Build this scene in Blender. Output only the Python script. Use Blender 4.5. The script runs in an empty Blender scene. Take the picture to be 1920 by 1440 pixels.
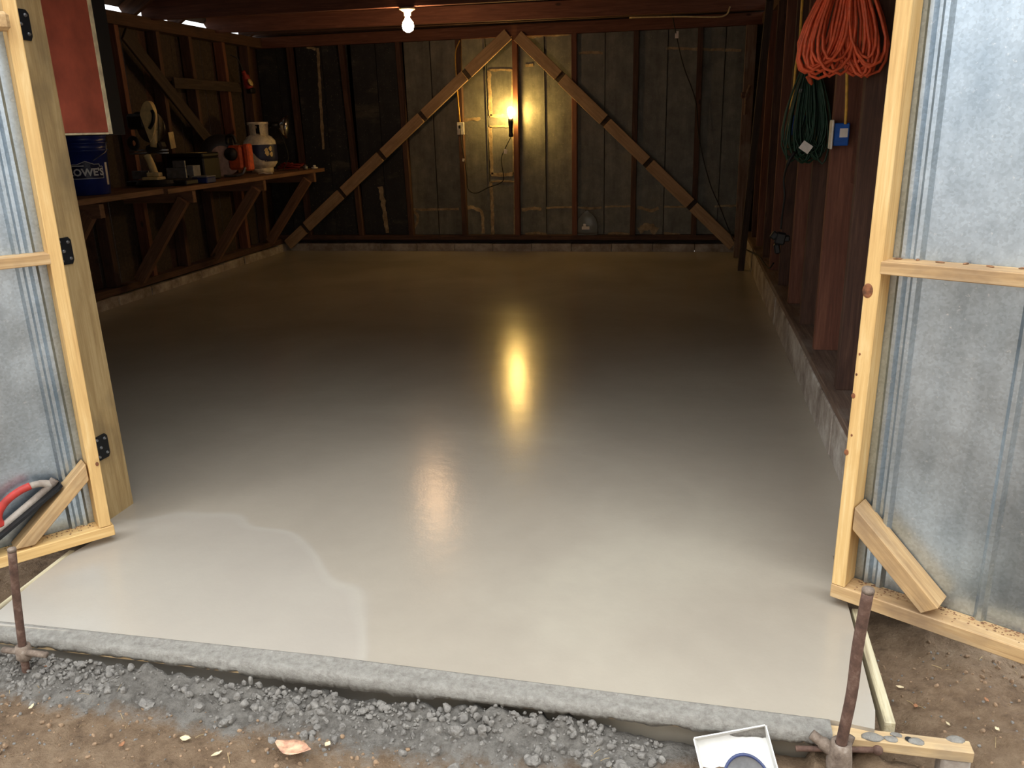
import bpy, bmesh, math, random
from mathutils import Vector, Matrix, noise, Euler
random.seed(7)
S = bpy.context.scene
COL = S.collection
V = Vector

# ------------------------------------------------------------------ camera
F_PX, YAW, PITCH, ROLL = 1546.92, 0.206638, 0.305656, -0.027667
CAM = V((1.77531, -2.30621, 1.22951))
f0 = V((-math.sin(YAW), math.cos(YAW), 0)); r0 = V((math.cos(YAW), math.sin(YAW), 0)); u0 = V((0, 0, 1))
FW = f0*math.cos(PITCH) - u0*math.sin(PITCH)
UP_ = u0*math.cos(PITCH) + f0*math.sin(PITCH)
RT = r0*math.cos(ROLL) + UP_*math.sin(ROLL)
UP = UP_*math.cos(ROLL) - r0*math.sin(ROLL)
cd = bpy.data.cameras.new('camera'); cam = bpy.data.objects.new('camera', cd); COL.objects.link(cam)
cam.matrix_world = Matrix(((RT.x, UP.x, -FW.x, CAM.x), (RT.y, UP.y, -FW.y, CAM.y), (RT.z, UP.z, -FW.z, CAM.z), (0, 0, 0, 1)))
cd.sensor_width = 36.0; cd.lens = F_PX/1920*36; cd.clip_start = 0.02; cd.clip_end = 200
S.camera = cam
def ray(u, v): return FW + RT*((u-960)/F_PX) - UP*((v-720)/F_PX)
def at(u, v, ax, val):
    d = ray(u, v); i = 'xyz'.index(ax); return CAM + d*((val-CAM[i])/d[i])

# ------------------------------------------------------------------ world: plain overcast sky
W = bpy.data.worlds.new('overcast'); S.world = W; W.use_nodes = True
nt = W.node_tree; nt.nodes.clear()
tc = nt.nodes.new('ShaderNodeTexCoord'); sx = nt.nodes.new('ShaderNodeSeparateXYZ'); mr = nt.nodes.new('ShaderNodeMapRange')
nt.links.new(tc.outputs['Generated'], sx.inputs[0]); nt.links.new(sx.outputs['Z'], mr.inputs['Value'])
mr.inputs['From Min'].default_value = 0; mr.inputs['From Max'].default_value = 1
mr.inputs['To Min'].default_value = 0.42; mr.inputs['To Max'].default_value = 1.15
bg = nt.nodes.new('ShaderNodeBackground'); wo = nt.nodes.new('ShaderNodeOutputWorld')
bg.inputs['Color'].default_value = (0.93, 0.97, 1.0, 1)
nt.links.new(mr.outputs[0], bg.inputs['Strength']); nt.links.new(bg.outputs[0], wo.inputs[0])
S.view_settings.view_transform = 'Standard'; S.view_settings.look = 'None'
S.view_settings.exposure = 2.1; S.view_settings.gamma = 1.0; S.view_settings.use_curve_mapping = False

# ------------------------------------------------------------------ materials
def L(c): return tuple(((x/255)/12.92 if x/255 <= 0.04045 else ((x/255+0.055)/1.055)**2.4) for x in c[:3]) + (1,)
class NT:
    def __init__(s, name):
        s.m = bpy.data.materials.new(name); s.m.use_nodes = True; s.t = s.m.node_tree
        s.b = s.t.nodes['Principled BSDF']; s.co = None
    def n(s, typ, **kw):
        nd = s.t.nodes.new(typ)
        for k, v in kw.items(): setattr(nd, k, v)
        return nd
    def l(s, a, b): s.t.links.new(a, b)
    def coord(s, scale=(1, 1, 1), rnd=True, world=False):
        tc = s.n('ShaderNodeTexCoord'); mp = s.n('ShaderNodeMapping'); mp.inputs['Scale'].default_value = scale
        if world:
            g = s.n('ShaderNodeNewGeometry'); s.l(g.outputs['Position'], mp.inputs['Vector'])
        else: s.l(tc.outputs['Object'], mp.inputs['Vector'])
        if rnd and not world:
            oi = s.n('ShaderNodeObjectInfo'); ml = s.n('ShaderNodeMath', operation='MULTIPLY'); ml.inputs[1].default_value = 37.0
            s.l(oi.outputs['Random'], ml.inputs[0]); cb = s.n('ShaderNodeCombineXYZ')
            for i in range(3): s.l(ml.outputs[0], cb.inputs[i])
            s.l(cb.outputs[0], mp.inputs['Location'])
        return mp.outputs[0]
    def noise(s, co, scale, detail=5, rough=.6, dist=0):
        nd = s.n('ShaderNodeTexNoise'); nd.inputs['Scale'].default_value = scale; nd.inputs['Detail'].default_value = detail
        nd.inputs['Roughness'].default_value = rough; nd.inputs['Distortion'].default_value = dist
        s.l(co, nd.inputs['Vector']); return nd.outputs['Fac']
    def ramp(s, fac, stops):
        r = s.n('ShaderNodeValToRGB'); e = r.color_ramp.elements
        while len(e) < len(stops): e.new(0.5)
        for i, (p, c) in enumerate(stops):
            e[i].position = p; e[i].color = c if len(c) == 4 else (*c, 1)
        s.l(fac, r.inputs[0]); return r.outputs[0]
    def val(s, fac, a, b, lo, hi):
        m = s.n('ShaderNodeMapRange'); m.inputs[1].default_value = a; m.inputs[2].default_value = b
        m.inputs[3].default_value = lo; m.inputs[4].default_value = hi; s.l(fac, m.inputs[0]); return m.outputs[0]
    def mix(s, fac, a, b, mode='MIX'):
        m = s.n('ShaderNodeMix', data_type='RGBA', blend_type=mode)
        if isinstance(fac, (int, float)): m.inputs[0].default_value = fac
        else: s.l(fac, m.inputs[0])
        for i, x in ((6, a), (7, b)):
            if isinstance(x, tuple): m.inputs[i].default_value = x
            else: s.l(x, m.inputs[i])
        return m.outputs[2]
    def math(s, op, a, b=None):
        m = s.n('ShaderNodeMath', operation=op); m.use_clamp = False
        for i, x in ((0, a), (1, b)):
            if x is None: continue
            if isinstance(x, (int, float)): m.inputs[i].default_value = x
            else: s.l(x, m.inputs[i])
        return m.outputs[0]
    def bump(s, h, strength=.3, dist=.01):
        b = s.n('ShaderNodeBump'); b.inputs['Strength'].default_value = strength; b.inputs['Distance'].default_value = dist
        s.l(h, b.inputs['Height']); s.l(b.outputs[0], s.b.inputs['Normal'])
    def set(s, **kw):
        for k, v in kw.items():
            k = {'color': 'Base Color', 'rough': 'Roughness', 'metal': 'Metallic', 'spec': 'Specular IOR Level', 'coat': 'Coat Weight', 'trans': 'Transmission Weight', 'ior': 'IOR', 'emit': 'Emission Color', 'es': 'Emission Strength', 'alpha': 'Alpha'}[k]
            if hasattr(v, 'is_linked'): s.l(v, s.b.inputs[k])
            else: s.b.inputs[k].default_value = v
        return s
MAT = {}
def wood(name, c1, c2, c3, rough=.7, grain=1.0, stain=None, bump=.25):
    s = NT(name); co = s.coord((1.2, 14, 14)); n1 = s.noise(co, 3.0*grain, 6, .65, .6)
    co2 = s.coord((.7, 45, 45)); n2 = s.noise(co2, 4.0*grain, 3, .6)
    f = s.math('ADD', s.math('MULTIPLY', n1, .65), s.math('MULTIPLY', n2, .35))
    col = s.ramp(f, [(.3, L(c1)), (.5, L(c2)), (.68, L(c3))])
    co3 = s.coord((1, 2, 2)); n3 = s.noise(co3, 3.5, 5, .6)
    if stain: col = s.mix(s.val(n3, .5, .72, 0, .85), col, L(stain))
    vo = s.n('ShaderNodeTexVoronoi'); vo.inputs['Scale'].default_value = 2.1; s.l(s.coord((1, 2.2, 2.2)), vo.inputs['Vector'])
    col = s.mix(s.val(vo.outputs['Distance'], .035, .07, .75, 0), col, L(tuple(x*.38 for x in c1)))
    s.set(color=col, rough=rough); s.bump(f, bump, .004); MAT[name] = s.m
wood('pine', (200, 156, 96), (226, 186, 122), (242, 212, 154), .62)
wood('pine_dirty', (158, 124, 84), (196, 160, 112), (216, 186, 142), .75, stain=(136, 110, 84))
wood('treated', (140, 112, 72), (170, 142, 96), (190, 164, 118), .75, stain=(126, 106, 74))
wood('old_brown', (58, 40, 32), (84, 58, 46), (108, 78, 62), .8, stain=(58, 42, 36))
wood('old_red', (88, 52, 40), (116, 72, 55), (140, 92, 70), .75)
wood('old_dark', (46, 38, 34), (64, 52, 45), (86, 70, 60), .85)
wood('brace_board', (150, 118, 88), (176, 144, 110), (196, 164, 128), .75, stain=(140, 112, 86))
wood('bench_wood', (88, 62, 46), (120, 86, 64), (148, 108, 82), .7)
wood('form_wood', (168, 136, 98), (196, 168, 126), (214, 190, 150), .75, stain=(120, 110, 100))
wood('flecked', (120, 104, 82), (196, 184, 150), (218, 210, 184), .75, stain=(110, 98, 84))
wood('gray_brown', (84, 66, 56), (114, 92, 78), (138, 116, 100), .85, stain=(140, 130, 120))

def plain(name, c, rough=.5, metal=0, spec=.5, var=.12, scale=30, bump=0):
    s = NT(name); co = s.coord(); n = s.noise(co, scale, 4)
    d = tuple(max(0, x*(1-var)) for x in c); l = tuple(min(255, x*(1+var)) for x in c)
    s.set(color=s.ramp(n, [(.3, L(d)), (.7, L(l))]), rough=rough, metal=metal, spec=spec)
    if bump: s.bump(n, bump, .003)
    MAT[name] = s.m; return s
plain('black_plastic', (20, 20, 21), .45); plain('black_rubber', (16, 16, 16), .6); plain('black_metal', (26, 27, 30), .5, .3)
plain('bolt', (170, 170, 172), .35, .9); plain('steel', (150, 150, 152), .3, 1.0); plain('alu', (196, 196, 196), .22, 1.0)
plain('red_plastic', (176, 52, 44), .5); plain('dark_red', (120, 22, 24), .55); plain('orange', (214, 90, 52), .5); plain('orange_body', (196, 84, 40), .5)
plain('green_cord', (16, 54, 36), .5); plain('blue_box', (22, 88, 178), .5); plain('yellow_cable', (214, 166, 64), .5)
plain('white_plastic', (226, 220, 210), .45); plain('white_paint', (226, 214, 190), .4); plain('cream', (222, 196, 140), .5, var=.08)
plain('bucket_blue', (20, 42, 116), .35, var=.06); plain('logo_navy', (12, 22, 66), .4, var=.02); plain('logo_white', (220, 222, 226), .5, var=.02)
plain('label_blue', (34, 38, 74), .45); plain('gray_metal', (128, 128, 130), .45, .6); plain('gray_box', (130, 130, 134), .6)
plain('blue_plastic', (34, 48, 110), .5); plain('paper', (232, 224, 216), .8, var=.05); plain('ink', (110, 108, 110), .8)
plain('cabinet_red', (176, 88, 68), .5, var=.14, scale=8); plain('cabinet_edge', (236, 214, 176), .5); plain('cabinet_black', (17, 17, 21), .5)
plain('tray_white', (222, 220, 214), .5, var=.03); plain('tray_blue', (52, 62, 100), .35); plain('leaf_pale', (216, 196, 158), .7); plain('leaf_pink', (208, 150, 122), .6, var=.32, scale=45)
plain('knot_brown', (126, 78, 48), .7, var=.3, scale=60); plain('dirt_brown', (126, 92, 66), .9, var=.3, scale=60)
plain('soil_lump', (134, 110, 86), .95, var=.25, scale=40, bump=.5)
plain('leaf_brown', (150, 104, 72), .8); plain('straw', (176, 152, 108), .8); plain('porcelain', (236, 222, 200), .35)
plain('blocker_pale', (196, 192, 184), .8, var=.04)  # for the added wall behind the camera, pale to bounce fill indoors
plain('roof_dark', (52, 40, 34), .9); plain('tool_dark', (46, 42, 42), .5, .3); plain('blade', (128, 96, 80), .45, .6)
s = plain('red_glove', (150, 44, 40), .6)
s = NT('rust'); n = s.noise(s.coord(), 40, 6, .7); s.set(color=s.ramp(n, [(.3, L((72, 54, 46))), (.55, L((108, 82, 70))), (.75, L((142, 120, 106)))]), rough=.75, metal=.25); s.bump(n, .5, .002); MAT['rust'] = s.m
s = NT('rust_gray'); n = s.noise(s.coord(), 40, 6, .7); s.set(color=s.ramp(n, [(.3, L((84, 70, 60))), (.55, L((130, 114, 100))), (.75, L((168, 158, 146)))]), rough=.85); s.bump(n, .6, .004); MAT['rust_gray'] = s.m
# galvanised sheet
s = NT('galvanised'); vo = s.n('ShaderNodeTexVoronoi'); vo.inputs['Scale'].default_value = 160; s.l(s.coord(), vo.inputs['Vector'])
n = s.noise(s.coord((1, 1, 1)), 5, 6, .65); n2 = s.noise(s.coord((1, 1, .12)), 16, 4, .6); n3 = s.noise(s.coord(), 90, 3, .7)
c = s.ramp(s.math('ADD', s.math('MULTIPLY', n, .6), s.math('MULTIPLY', n2, .4)), [(.35, L((164, 178, 190))), (.65, L((204, 217, 228)))])
cs = s.n('ShaderNodeSeparateColor'); s.l(vo.outputs['Color'], cs.inputs[0]); k_ = s.val(cs.outputs[0], 0, 1, .86, 1.04); kc = s.n('ShaderNodeCombineColor')
for i_ in range(3): s.l(k_, kc.inputs[i_])
c = s.mix(1.0, c, kc.outputs[0], 'MULTIPLY')
c = s.mix(s.val(n3, .64, .74, 0, .6), c, L((232, 234, 236)))
s.set(color=c, metal=.9, rough=s.val(n, .3, .7, .29, .40)); s.bump(n2, .06, .01); MAT['galvanised'] = s.m
# fresh concrete floor
s = NT('wet_concrete'); co = s.coord((1, 1, 1), rnd=False)
n1 = s.noise(co, .9, 4, .55, .4); n2 = s.noise(co, 14, 6, .6); n3 = s.noise(co, 140, 3, .6)
wv = s.n('ShaderNodeTexWave', wave_type='RINGS', rings_direction='Z'); wv.inputs['Scale'].default_value = 1.1; wv.inputs['Distortion'].default_value = 9; wv.inputs['Detail'].default_value = 3; wv.inputs['Detail Scale'].default_value = .8
mp = s.n('ShaderNodeMapping'); mp.inputs['Location'].default_value = (-1.2, 1.4, 0); s.l(co, mp.inputs['Vector']); s.l(mp.outputs[0], wv.inputs['Vector'])
c = s.ramp(n1, [(.3, L((160, 150, 136))), (.52, L((170, 160, 145))), (.7, L((179, 170, 154)))])
c = s.mix(s.val(n2, .35, .7, 0, .10), c, L((140, 134, 122)))
# matte swath still bearing the float marks at the front corner
sb = s.n('ShaderNodeVectorMath', operation='DISTANCE'); sb.inputs[1].default_value = (.22, -.92, 0)
dn = s.n('ShaderNodeTexNoise'); dn.inputs['Scale'].default_value = 1.6; dn.inputs['Detail'].default_value = 2; s.l(co, dn.inputs['Vector']); s.l(co, sb.inputs[0])
dd = s.math('ADD', sb.outputs['Value'], s.val(dn.outputs['Fac'], .3, .7, -.07, .07)); sw = s.val(dd, .86, .90, 1, 0)
edge = s.math('MULTIPLY', s.val(dd, .85, .875, 0, 1), s.val(dd, .875, .89, 1, 0))
c = s.mix(s.math('MULTIPLY', sw, .28), c, L((178, 172, 166))); c = s.mix(s.math('MULTIPLY', edge, .14), c, L((204, 200, 190)))
r = s.math('ADD', s.math('ADD', s.val(n1, .35, .65, .185, .225), s.val(n2, .3, .7, -.012, .012)), s.math('MULTIPLY', sw, .02))
h = s.math('ADD', s.math('MULTIPLY', n2, .45), s.math('MULTIPLY', n3, .12))
s.set(color=c, rough=r, spec=.5); s.bump(h, .24, .008); MAT['wet_concrete'] = s.m
# old concrete (curb)
s = NT('old_concrete'); n = s.noise(s.coord(), 6, 8, .7); n2 = s.noise(s.coord(), 60, 4)
s.set(color=s.ramp(n, [(.3, L((112, 98, 88))), (.5, L((164, 152, 140))), (.7, L((204, 198, 188)))]), rough=.9); s.bump(n2, .5, .004); MAT['old_concrete'] = s.m
s = NT('crust'); n = s.noise(s.coord(rnd=False), 55, 9, .78); s.set(color=s.ramp(n, [(.3, L((128, 122, 114))), (.55, L((166, 161, 152))), (.75, L((188, 184, 175)))]), rough=.42); s.bump(n, .8, .012); MAT['crust'] = s.m
s = NT('clod'); n = s.noise(s.coord(rnd=False), 45, 6, .7); s.set(color=s.ramp(n, [(.3, L((98, 94, 89))), (.55, L((128, 123, 116))), (.75, L((152, 147, 139)))]), rough=.7); s.bump(n, .8, .006); MAT['clod'] = s.m
s = NT('mortar'); n = s.noise(s.coord(rnd=False), 18, 8, .7); s.set(color=s.ramp(n, [(.3, L((116, 98, 74))), (.55, L((172, 150, 118))), (.75, L((206, 186, 150)))]), rough=.95); s.bump(n, .6, .006); MAT['mortar'] = s.m
# back wall sheets
def sheet(name, a, b, c_, rough):
    s = NT(name); n = s.noise(s.coord(), 7, 8, .72); n2 = s.noise(s.coord((1, 1, .15)), 9, 6, .7); n3 = s.noise(s.coord(), 70, 2, .5)
    f = s.math('ADD', s.math('MULTIPLY', n, .55), s.math('MULTIPLY', n2, .45))
    c = s.ramp(f, [(.32, L(a)), (.5, L(b)), (.7, L(c_))]); c = s.mix(s.val(n3, .66, .76, 0, .5), c, L((168, 158, 130)))
    n4 = s.noise(s.coord((1, 1, 3.2)), 2.2, 5, .6); c = s.mix(s.val(n4, .58, .74, 0, .4), c, L((128, 118, 98)))
    s.set(color=c, rough=rough, spec=.5); s.bump(n, .4, .01); MAT[name] = s.m
sheet('sheathing', (76, 74, 66), (108, 106, 96), (142, 138, 124), .5)
sheet('tar_paper', (30, 30, 33), (42, 42, 45), (64, 62, 60), .7)
# soil
s = NT('soil'); co = s.coord(rnd=False); n = s.noise(co, 3.2, 8, .65); n2 = s.noise(co, 26, 8, .75); n3 = s.noise(co, 110, 4, .7)
c = s.ramp(s.math('ADD', s.math('MULTIPLY', n, .5), s.math('MULTIPLY', n2, .5)), [(.34, L((82, 64, 48))), (.46, L((130, 106, 82))), (.58, L((154, 130, 104))), (.72, L((178, 158, 132)))])
sp = s.n('ShaderNodeSeparateXYZ'); s.l(co, sp.inputs[0])
m1 = s.math('ADD', s.val(sp.outputs['Y'], -1.02, -.80, -.42, .52), s.math('MULTIPLY', n, 1.0))
m1 = s.math('ADD', s.math('ADD', m1, s.val(sp.outputs['X'], 1.7, 2.3, 0, -1.1)), s.val(sp.outputs['X'], -.15, .05, -1.2, 0))
gm = s.val(s.math('ADD', m1, s.math('MULTIPLY', n2, .6)), .78, 1.02, 0, .92)
gray = s.ramp(n2, [(.36, L((88, 85, 80))), (.6, L((140, 136, 129)))])
c = s.mix(gm, c, gray)
s.set(color=c, rough=s.val(gm, 0, 1, .88, .6), spec=.35); s.bump(s.math('ADD', n2, s.math('MULTIPLY', n3, .5)), 1.0, .018); MAT['soil'] = s.m
# glass and light bulbs
s = NT('glass'); s.set(color=(1, 1, 1, 1), rough=.04, trans=1.0, ior=1.3); MAT['glass'] = s.m
s = NT('clear_plastic'); s.set(color=(.9, .93, .95, 1), rough=.12, trans=.92, ior=1.25); MAT['clear_plastic'] = s.m
def emit(name, c, st):
    s = NT(name); s.set(color=(1, .9, .7, 1), emit=c, es=st); MAT[name] = s.m
emit('bulb_wall', (1, .64, .18, 1), 88.0); emit('bulb_ceiling', (1, .60, .30, 1), 34.0)

# ------------------------------------------------------------------ geometry helpers
def obj(name, bm, mat, parent=None, loc=None, smooth=False):
    if isinstance(bm, bpy.types.Mesh): me = bm
    else:
        bmesh.ops.recalc_face_normals(bm, faces=bm.faces[:])
        me = bpy.data.meshes.new(name)
        if loc is not None: bmesh.ops.translate(bm, verts=bm.verts[:], vec=-V(loc))
        bm.to_mesh(me); bm.free()
    for m in (mat if isinstance(mat, (list, tuple)) else [mat]): me.materials.append(MAT[m])
    if smooth:
        for p in me.polygons: p.use_smooth = True
    o = bpy.data.objects.new(name, me); COL.objects.link(o)
    if loc is not None: o.location = loc
    if parent: child(o, parent)
    return o
def wm(o):
    m = Matrix.LocRotScale(o.location, o.rotation_euler, None)
    return wm(o.parent) @ o.matrix_parent_inverse @ m if o.parent else m
def child(o, parent): o.parent = parent; o.matrix_parent_inverse = wm(parent).inverted()
def tag(o, label=None, cat=None, group=None, kind=None):
    if label: o['label'] = label
    if cat: o['category'] = cat
    if group: o['group'] = group
    if kind: o['kind'] = kind
    return o
def thing(name, loc, label, cat, group=None):
    o = bpy.data.objects.new(name, None); COL.objects.link(o); o.location = loc; o.empty_display_size = .05
    return tag(o, label, cat, group)
def frame(d, up):
    x = V(d).normalized(); z = V(up) - x*V(up).dot(x)
    if z.length < 1e-4: z = V((0, 1, 0)) - x*x.y
    z.normalize(); y = z.cross(x); return Matrix((x, y, z)).transposed()
def bx(bm, size, M=None, bev=0.0):
    r = bmesh.ops.create_cube(bm, size=1.0, matrix=Matrix.Diagonal((*size, 1)))
    vs = r['verts']
    if bev:
        es = list({e for v in vs for e in v.link_edges})
        r2 = bmesh.ops.bevel(bm, geom=es, offset=bev, segments=1, affect='EDGES', profile=.5)
        vs = list({v for f in r2['faces'] for v in f.verts} | {v for v in vs if v.is_valid})
    if M is not None: bmesh.ops.transform(bm, matrix=M, verts=vs)
    return vs
def T(*a): return Matrix.Translation(V(a))
def Rz(a): return Matrix.Rotation(a, 4, 'Z')
def Rx(a): return Matrix.Rotation(a, 4, 'X')
def Ry(a): return Matrix.Rotation(a, 4, 'Y')
def beam(name, p0, p1, w, h, mat, parent=None, up=(0, 0, 1), bev=.002, cut=None):
    """board from p0 to p1 (axis), w across, h along 'up'; grain along its length"""
    p0, p1 = V(p0), V(p1); d = p1-p0; bm = bmesh.new(); bx(bm, (d.length, w, h), None, bev)
    if cut:
        for v in bm.verts:
            if v.co.x > 0: v.co.x += cut[1]*v.co.z/h*2
            else: v.co.x += cut[0]*v.co.z/h*2
    o = obj(name, bm, mat); R = frame(d, up).to_4x4()
    o.location = (p0+p1)/2; o.rotation_euler = R.to_euler()
    if parent: child(o, parent)
    return o
def spline(pts, n=8):
    pts = [V(p) for p in pts]; P = [pts[0]*2-pts[1]] + pts + [pts[-1]*2-pts[-2]]; out = []
    for i in range(1, len(P)-2):
        for k in range(n):
            t = k/n; a, b, c, d = P[i-1:i+3]
            out.append(.5*((2*b)+(c-a)*t+(2*a-5*b+4*c-d)*t*t+(3*b-a-3*c+d)*t**3))
    out.append(pts[-1]); return out
def tube(bm, pts, r, n=8, closed=False, cap=True):
    pts = [V(p) for p in pts]; N = len(pts); rings = []; nrm = None
    for i, p in enumerate(pts):
        if closed: t = pts[(i+1) % N]-pts[i-1]
        else: t = pts[min(i+1, N-1)]-pts[max(i-1, 0)]
        if t.length < 1e-9: t = V((0, 0, 1))
        t.normalize()
        if nrm is None: nrm = t.orthogonal().normalized()
        nrm = (nrm - t*nrm.dot(t))
        if nrm.length < 1e-6: nrm = t.orthogonal()
        nrm.normalize(); b = t.cross(nrm)
        rr = r[i] if isinstance(r, (list, tuple)) else r
        rings.append([bm.verts.new(p+(nrm*math.cos(2*math.pi*k/n)+b*math.sin(2*math.pi*k/n))*rr) for k in range(n)])
    for i in range(N if closed else N-1):
        a, b = rings[i], rings[(i+1) % N]
        for k in range(n): bm.faces.new((a[k], a[(k+1) % n], b[(k+1) % n], b[k]))
    if cap and not closed: bm.faces.new(rings[0][::-1]); bm.faces.new(rings[-1])
def lathe(bm, prof, n=32, M=None, a0=0, a1=2*math.pi):
    full = abs(a1-a0-2*math.pi) < 1e-6; k = n if full else n+1; rings = []
    for r, z in prof:
        if r < 1e-6: rings.append([bm.verts.new((0, 0, z))])
        else: rings.append([bm.verts.new((r*math.cos(a0+(a1-a0)*i/n), r*math.sin(a0+(a1-a0)*i/n), z)) for i in range(k)])
    for A, B in zip(rings, rings[1:]):
        for i in range(n):
            j = (i+1) % k
            if len(A) == 1 and len(B) == 1: continue
            if len(A) == 1: bm.faces.new((A[0], B[i], B[j]))
            elif len(B) == 1: bm.faces.new((A[i], A[j], B[0]))
            else: bm.faces.new((A[i], A[j], B[j], B[i]))
    if M is not None: bmesh.ops.transform(bm, matrix=M, verts=[v for r in rings for v in r])
def prism(bm, poly, z0, z1, M=None):
    a = [bm.verts.new((x, y, z0)) for x, y in poly]; b = [bm.verts.new((x, y, z1)) for x, y in poly]; n = len(poly)
    bm.faces.new(a[::-1]); bm.faces.new(b)
    for i in range(n): bm.faces.new((a[i], a[(i+1) % n], b[(i+1) % n], b[i]))
    if M is not None: bmesh.ops.transform(bm, matrix=M, verts=a+b)
def nb(): return bmesh.new()
def boxobj(name, lo, hi, mat, parent=None, bev=.003):
    lo, hi = V(lo), V(hi); bm = nb(); bx(bm, tuple(hi-lo), None, bev); o = obj(name, bm, mat); o.location = (lo+hi)/2
    if parent: child(o, parent)
    return o
def text_mesh(txt, size, depth, bold=0.0):
    cu = bpy.data.curves.new('t', 'FONT'); cu.body = txt; cu.size = size; cu.extrude = depth; cu.offset = bold; cu.resolution_u = 2
    cu.align_x = 'CENTER'; cu.align_y = 'CENTER'
    o = bpy.data.objects.new('t', cu); COL.objects.link(o); dg = bpy.context.evaluated_depsgraph_get()
    me = bpy.data.meshes.new_from_object(o.evaluated_get(dg)); bpy.data.objects.remove(o); bpy.data.curves.remove(cu)
    me.materials.clear(); return me

D = 5.874          # inner face of the back footing
XL, XR = -2.35, 2.35
ZT = 2.0           # underside of top plates

# ------------------------------------------------------------------ ground
def gz(x, y):
    n1 = noise.noise(V((x*1.3, y*1.3, 3))); n2 = noise.noise(V((x*5, y*5, 8))); n3 = noise.noise(V((x*17, y*17, 1))); n4 = noise.noise(V((x*45, y*45, 5))); n5 = noise.noise(V((x*85, y*85, 2)))
    z = -.090 + .012*n1 + .008*n2 + .007*n3 + .005*n4 + .003*n5
    k = max(0, min(1, (y+.90)/.12)) if y < -.758 else 0        # heaped spill against the form
    if -.1 < x < 2.42 and k:
        k *= max(0, min(1, .75+1.2*noise.noise(V((x*3.1, 7, 0)))))*min(1, (2.42-x)/.3)*(.1 if 1.76 < x < 2.08 else 1)
        z += k*(.040 + .014*n3 + .012*n4 + .007*n5)
    if y > -.758: z -= .05*min(1, (y+.758)/.012)
    if x > 2.27: z += .045*min(1, (x-2.27)/.25)*min(1, max(0, (y+.78)/.15))
    if x < -.05: z += .03*min(1, (-.05-x)/.2)
    if -2.7 < x < 2.7 and y > -.02: z = -.16
    if -.06 < x < 2.24 and y > -.70: z = -.16
    return z
bm = nb()
def axis(a, b, fa, fb, fine, coarse):
    out = []; x = a
    while x < b-1e-6:
        out.append(x); x += fine if fa <= x < fb else coarse
    out.append(b); return out
xs = axis(-3, 5.5, -.5, 3.1, .013, .25); ys = axis(-4.5, .6, -1.35, -.12, .011, .25)
grid = [[bm.verts.new((x, y, gz(x, y))) for x in xs] for y in ys]
for j in range(len(ys)-1):
    for i in range(len(xs)-1): bm.faces.new((grid[j][i], grid[j][i+1], grid[j+1][i+1], grid[j+1][i]))
vs = [bm.verts.new(c) for c in ((-40, -40, -.17), (40, -40, -.17), (40, 40, -.17), (-40, 40, -.17))]; bm.faces.new(vs)
g = obj('ground', bm, 'soil', smooth=True); tag(g, 'bare trampled brown soil around the new concrete slab', 'soil', kind='structure')

# ------------------------------------------------------------------ floor slab
bm = nb()
poly = [(XL, .0), (-.09, .0), (-.075, -.13), (-.01, -.2), (-.04, -.36), (-.035, -.5), (-.015, -.66), (-.01, -.73), (.5, -.712), (.95, -.712), (1.35, -.73), (1.72, -.742), (2.13, -.747), (2.207, -.76), (2.22, -.7), (2.236, -.3), (2.24, -.02), (XR, -.02), (XR+.01, D+.01), (XL-.01, D+.01)]
prism(bm, poly, -.12, 0)
o = obj('floor', bm, 'wet_concrete'); tag(o, 'freshly poured smooth wet grey concrete slab', 'floor', kind='structure')

wo_ = boxobj('wall_sky_blocker', (-3.5, -7.0, -.17), (11, -6.8, 6.2), 'blocker_pale'); tag(wo_, 'added unseen pale wall across the yard that shades the low sky', 'wall', kind='structure')  # unseen wall added to block low sky and darken the interior floor
# ------------------------------------------------------------------ back wall
wb = boxobj('wall_back', (-2.6, D+.10, 0), (2.6, D+.125, 2.3), 'old_dark'); tag(wb, 'dark back wall with exposed studs and sheet panels', 'wall', kind='structure')
x = -2.5
while x < 2.5:
    w = .4; boxobj('footing_block', (x+.002, D, -.05), (min(x+w, 2.52)-.002, D+.12, .076+random.uniform(-.003, .004)), 'old_concrete', wb, .004); x += w
beam('bottom_plate', (-2.45, D-.02+.045, .140), (2.45, D-.02+.045, .140), .09, .046, 'old_brown', wb)
beam('top_plate', (-2.45, D-.03+.05, 2.055), (2.45, D-.03+.05, 2.055), .1, .10, 'old_red', wb)
beam('gable_board', (-2.45, D+.02, 2.2), (2.45, D+.02, 2.2), .03, .16, 'old_brown', wb)
studs = [(-2.095, -2.07), (-1.55, -1.49), (-.966, -.945), (-.37, -.38), (.18, .165), (.738, .738), (1.308, 1.303), (1.877, 1.882), (2.30, 2.32)]
for xt, xb in studs:
    beam('stud', (xb, D-.03+.045, .163), (xt, D-.03+.045, 2.005), .048, .09, 'old_brown' if xb < 0 or xb > 1 else 'old_red', wb, up=(0, 1, 0))
edges = [-2.45]+[b for a, b in studs]+[2.45]
for i in range(len(edges)-1):
    a, b = edges[i], edges[i+1]
    if b-a < .2: continue
    mid = {(-.38): -.115}.get(a, (a+b)/2); mat = 'tar_paper' if b < -.9 else 'sheathing'
    for l, r in ((a-.02, mid-.003), (mid+.003, b+.02)):
        boxobj('sheet_panel', (l, D+.036, .165), (r, D+.044, 2.03), mat, wb, .001)
    if b > -.9:   # folded seam lip
        beam('panel_seam', (mid-.006, D+.032, .17), (mid-.006, D+.032, 2.0), .006, .012, 'gray_metal' if False else 'sheathing', wb, up=(0, 1, 0), bev=0)
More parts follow.
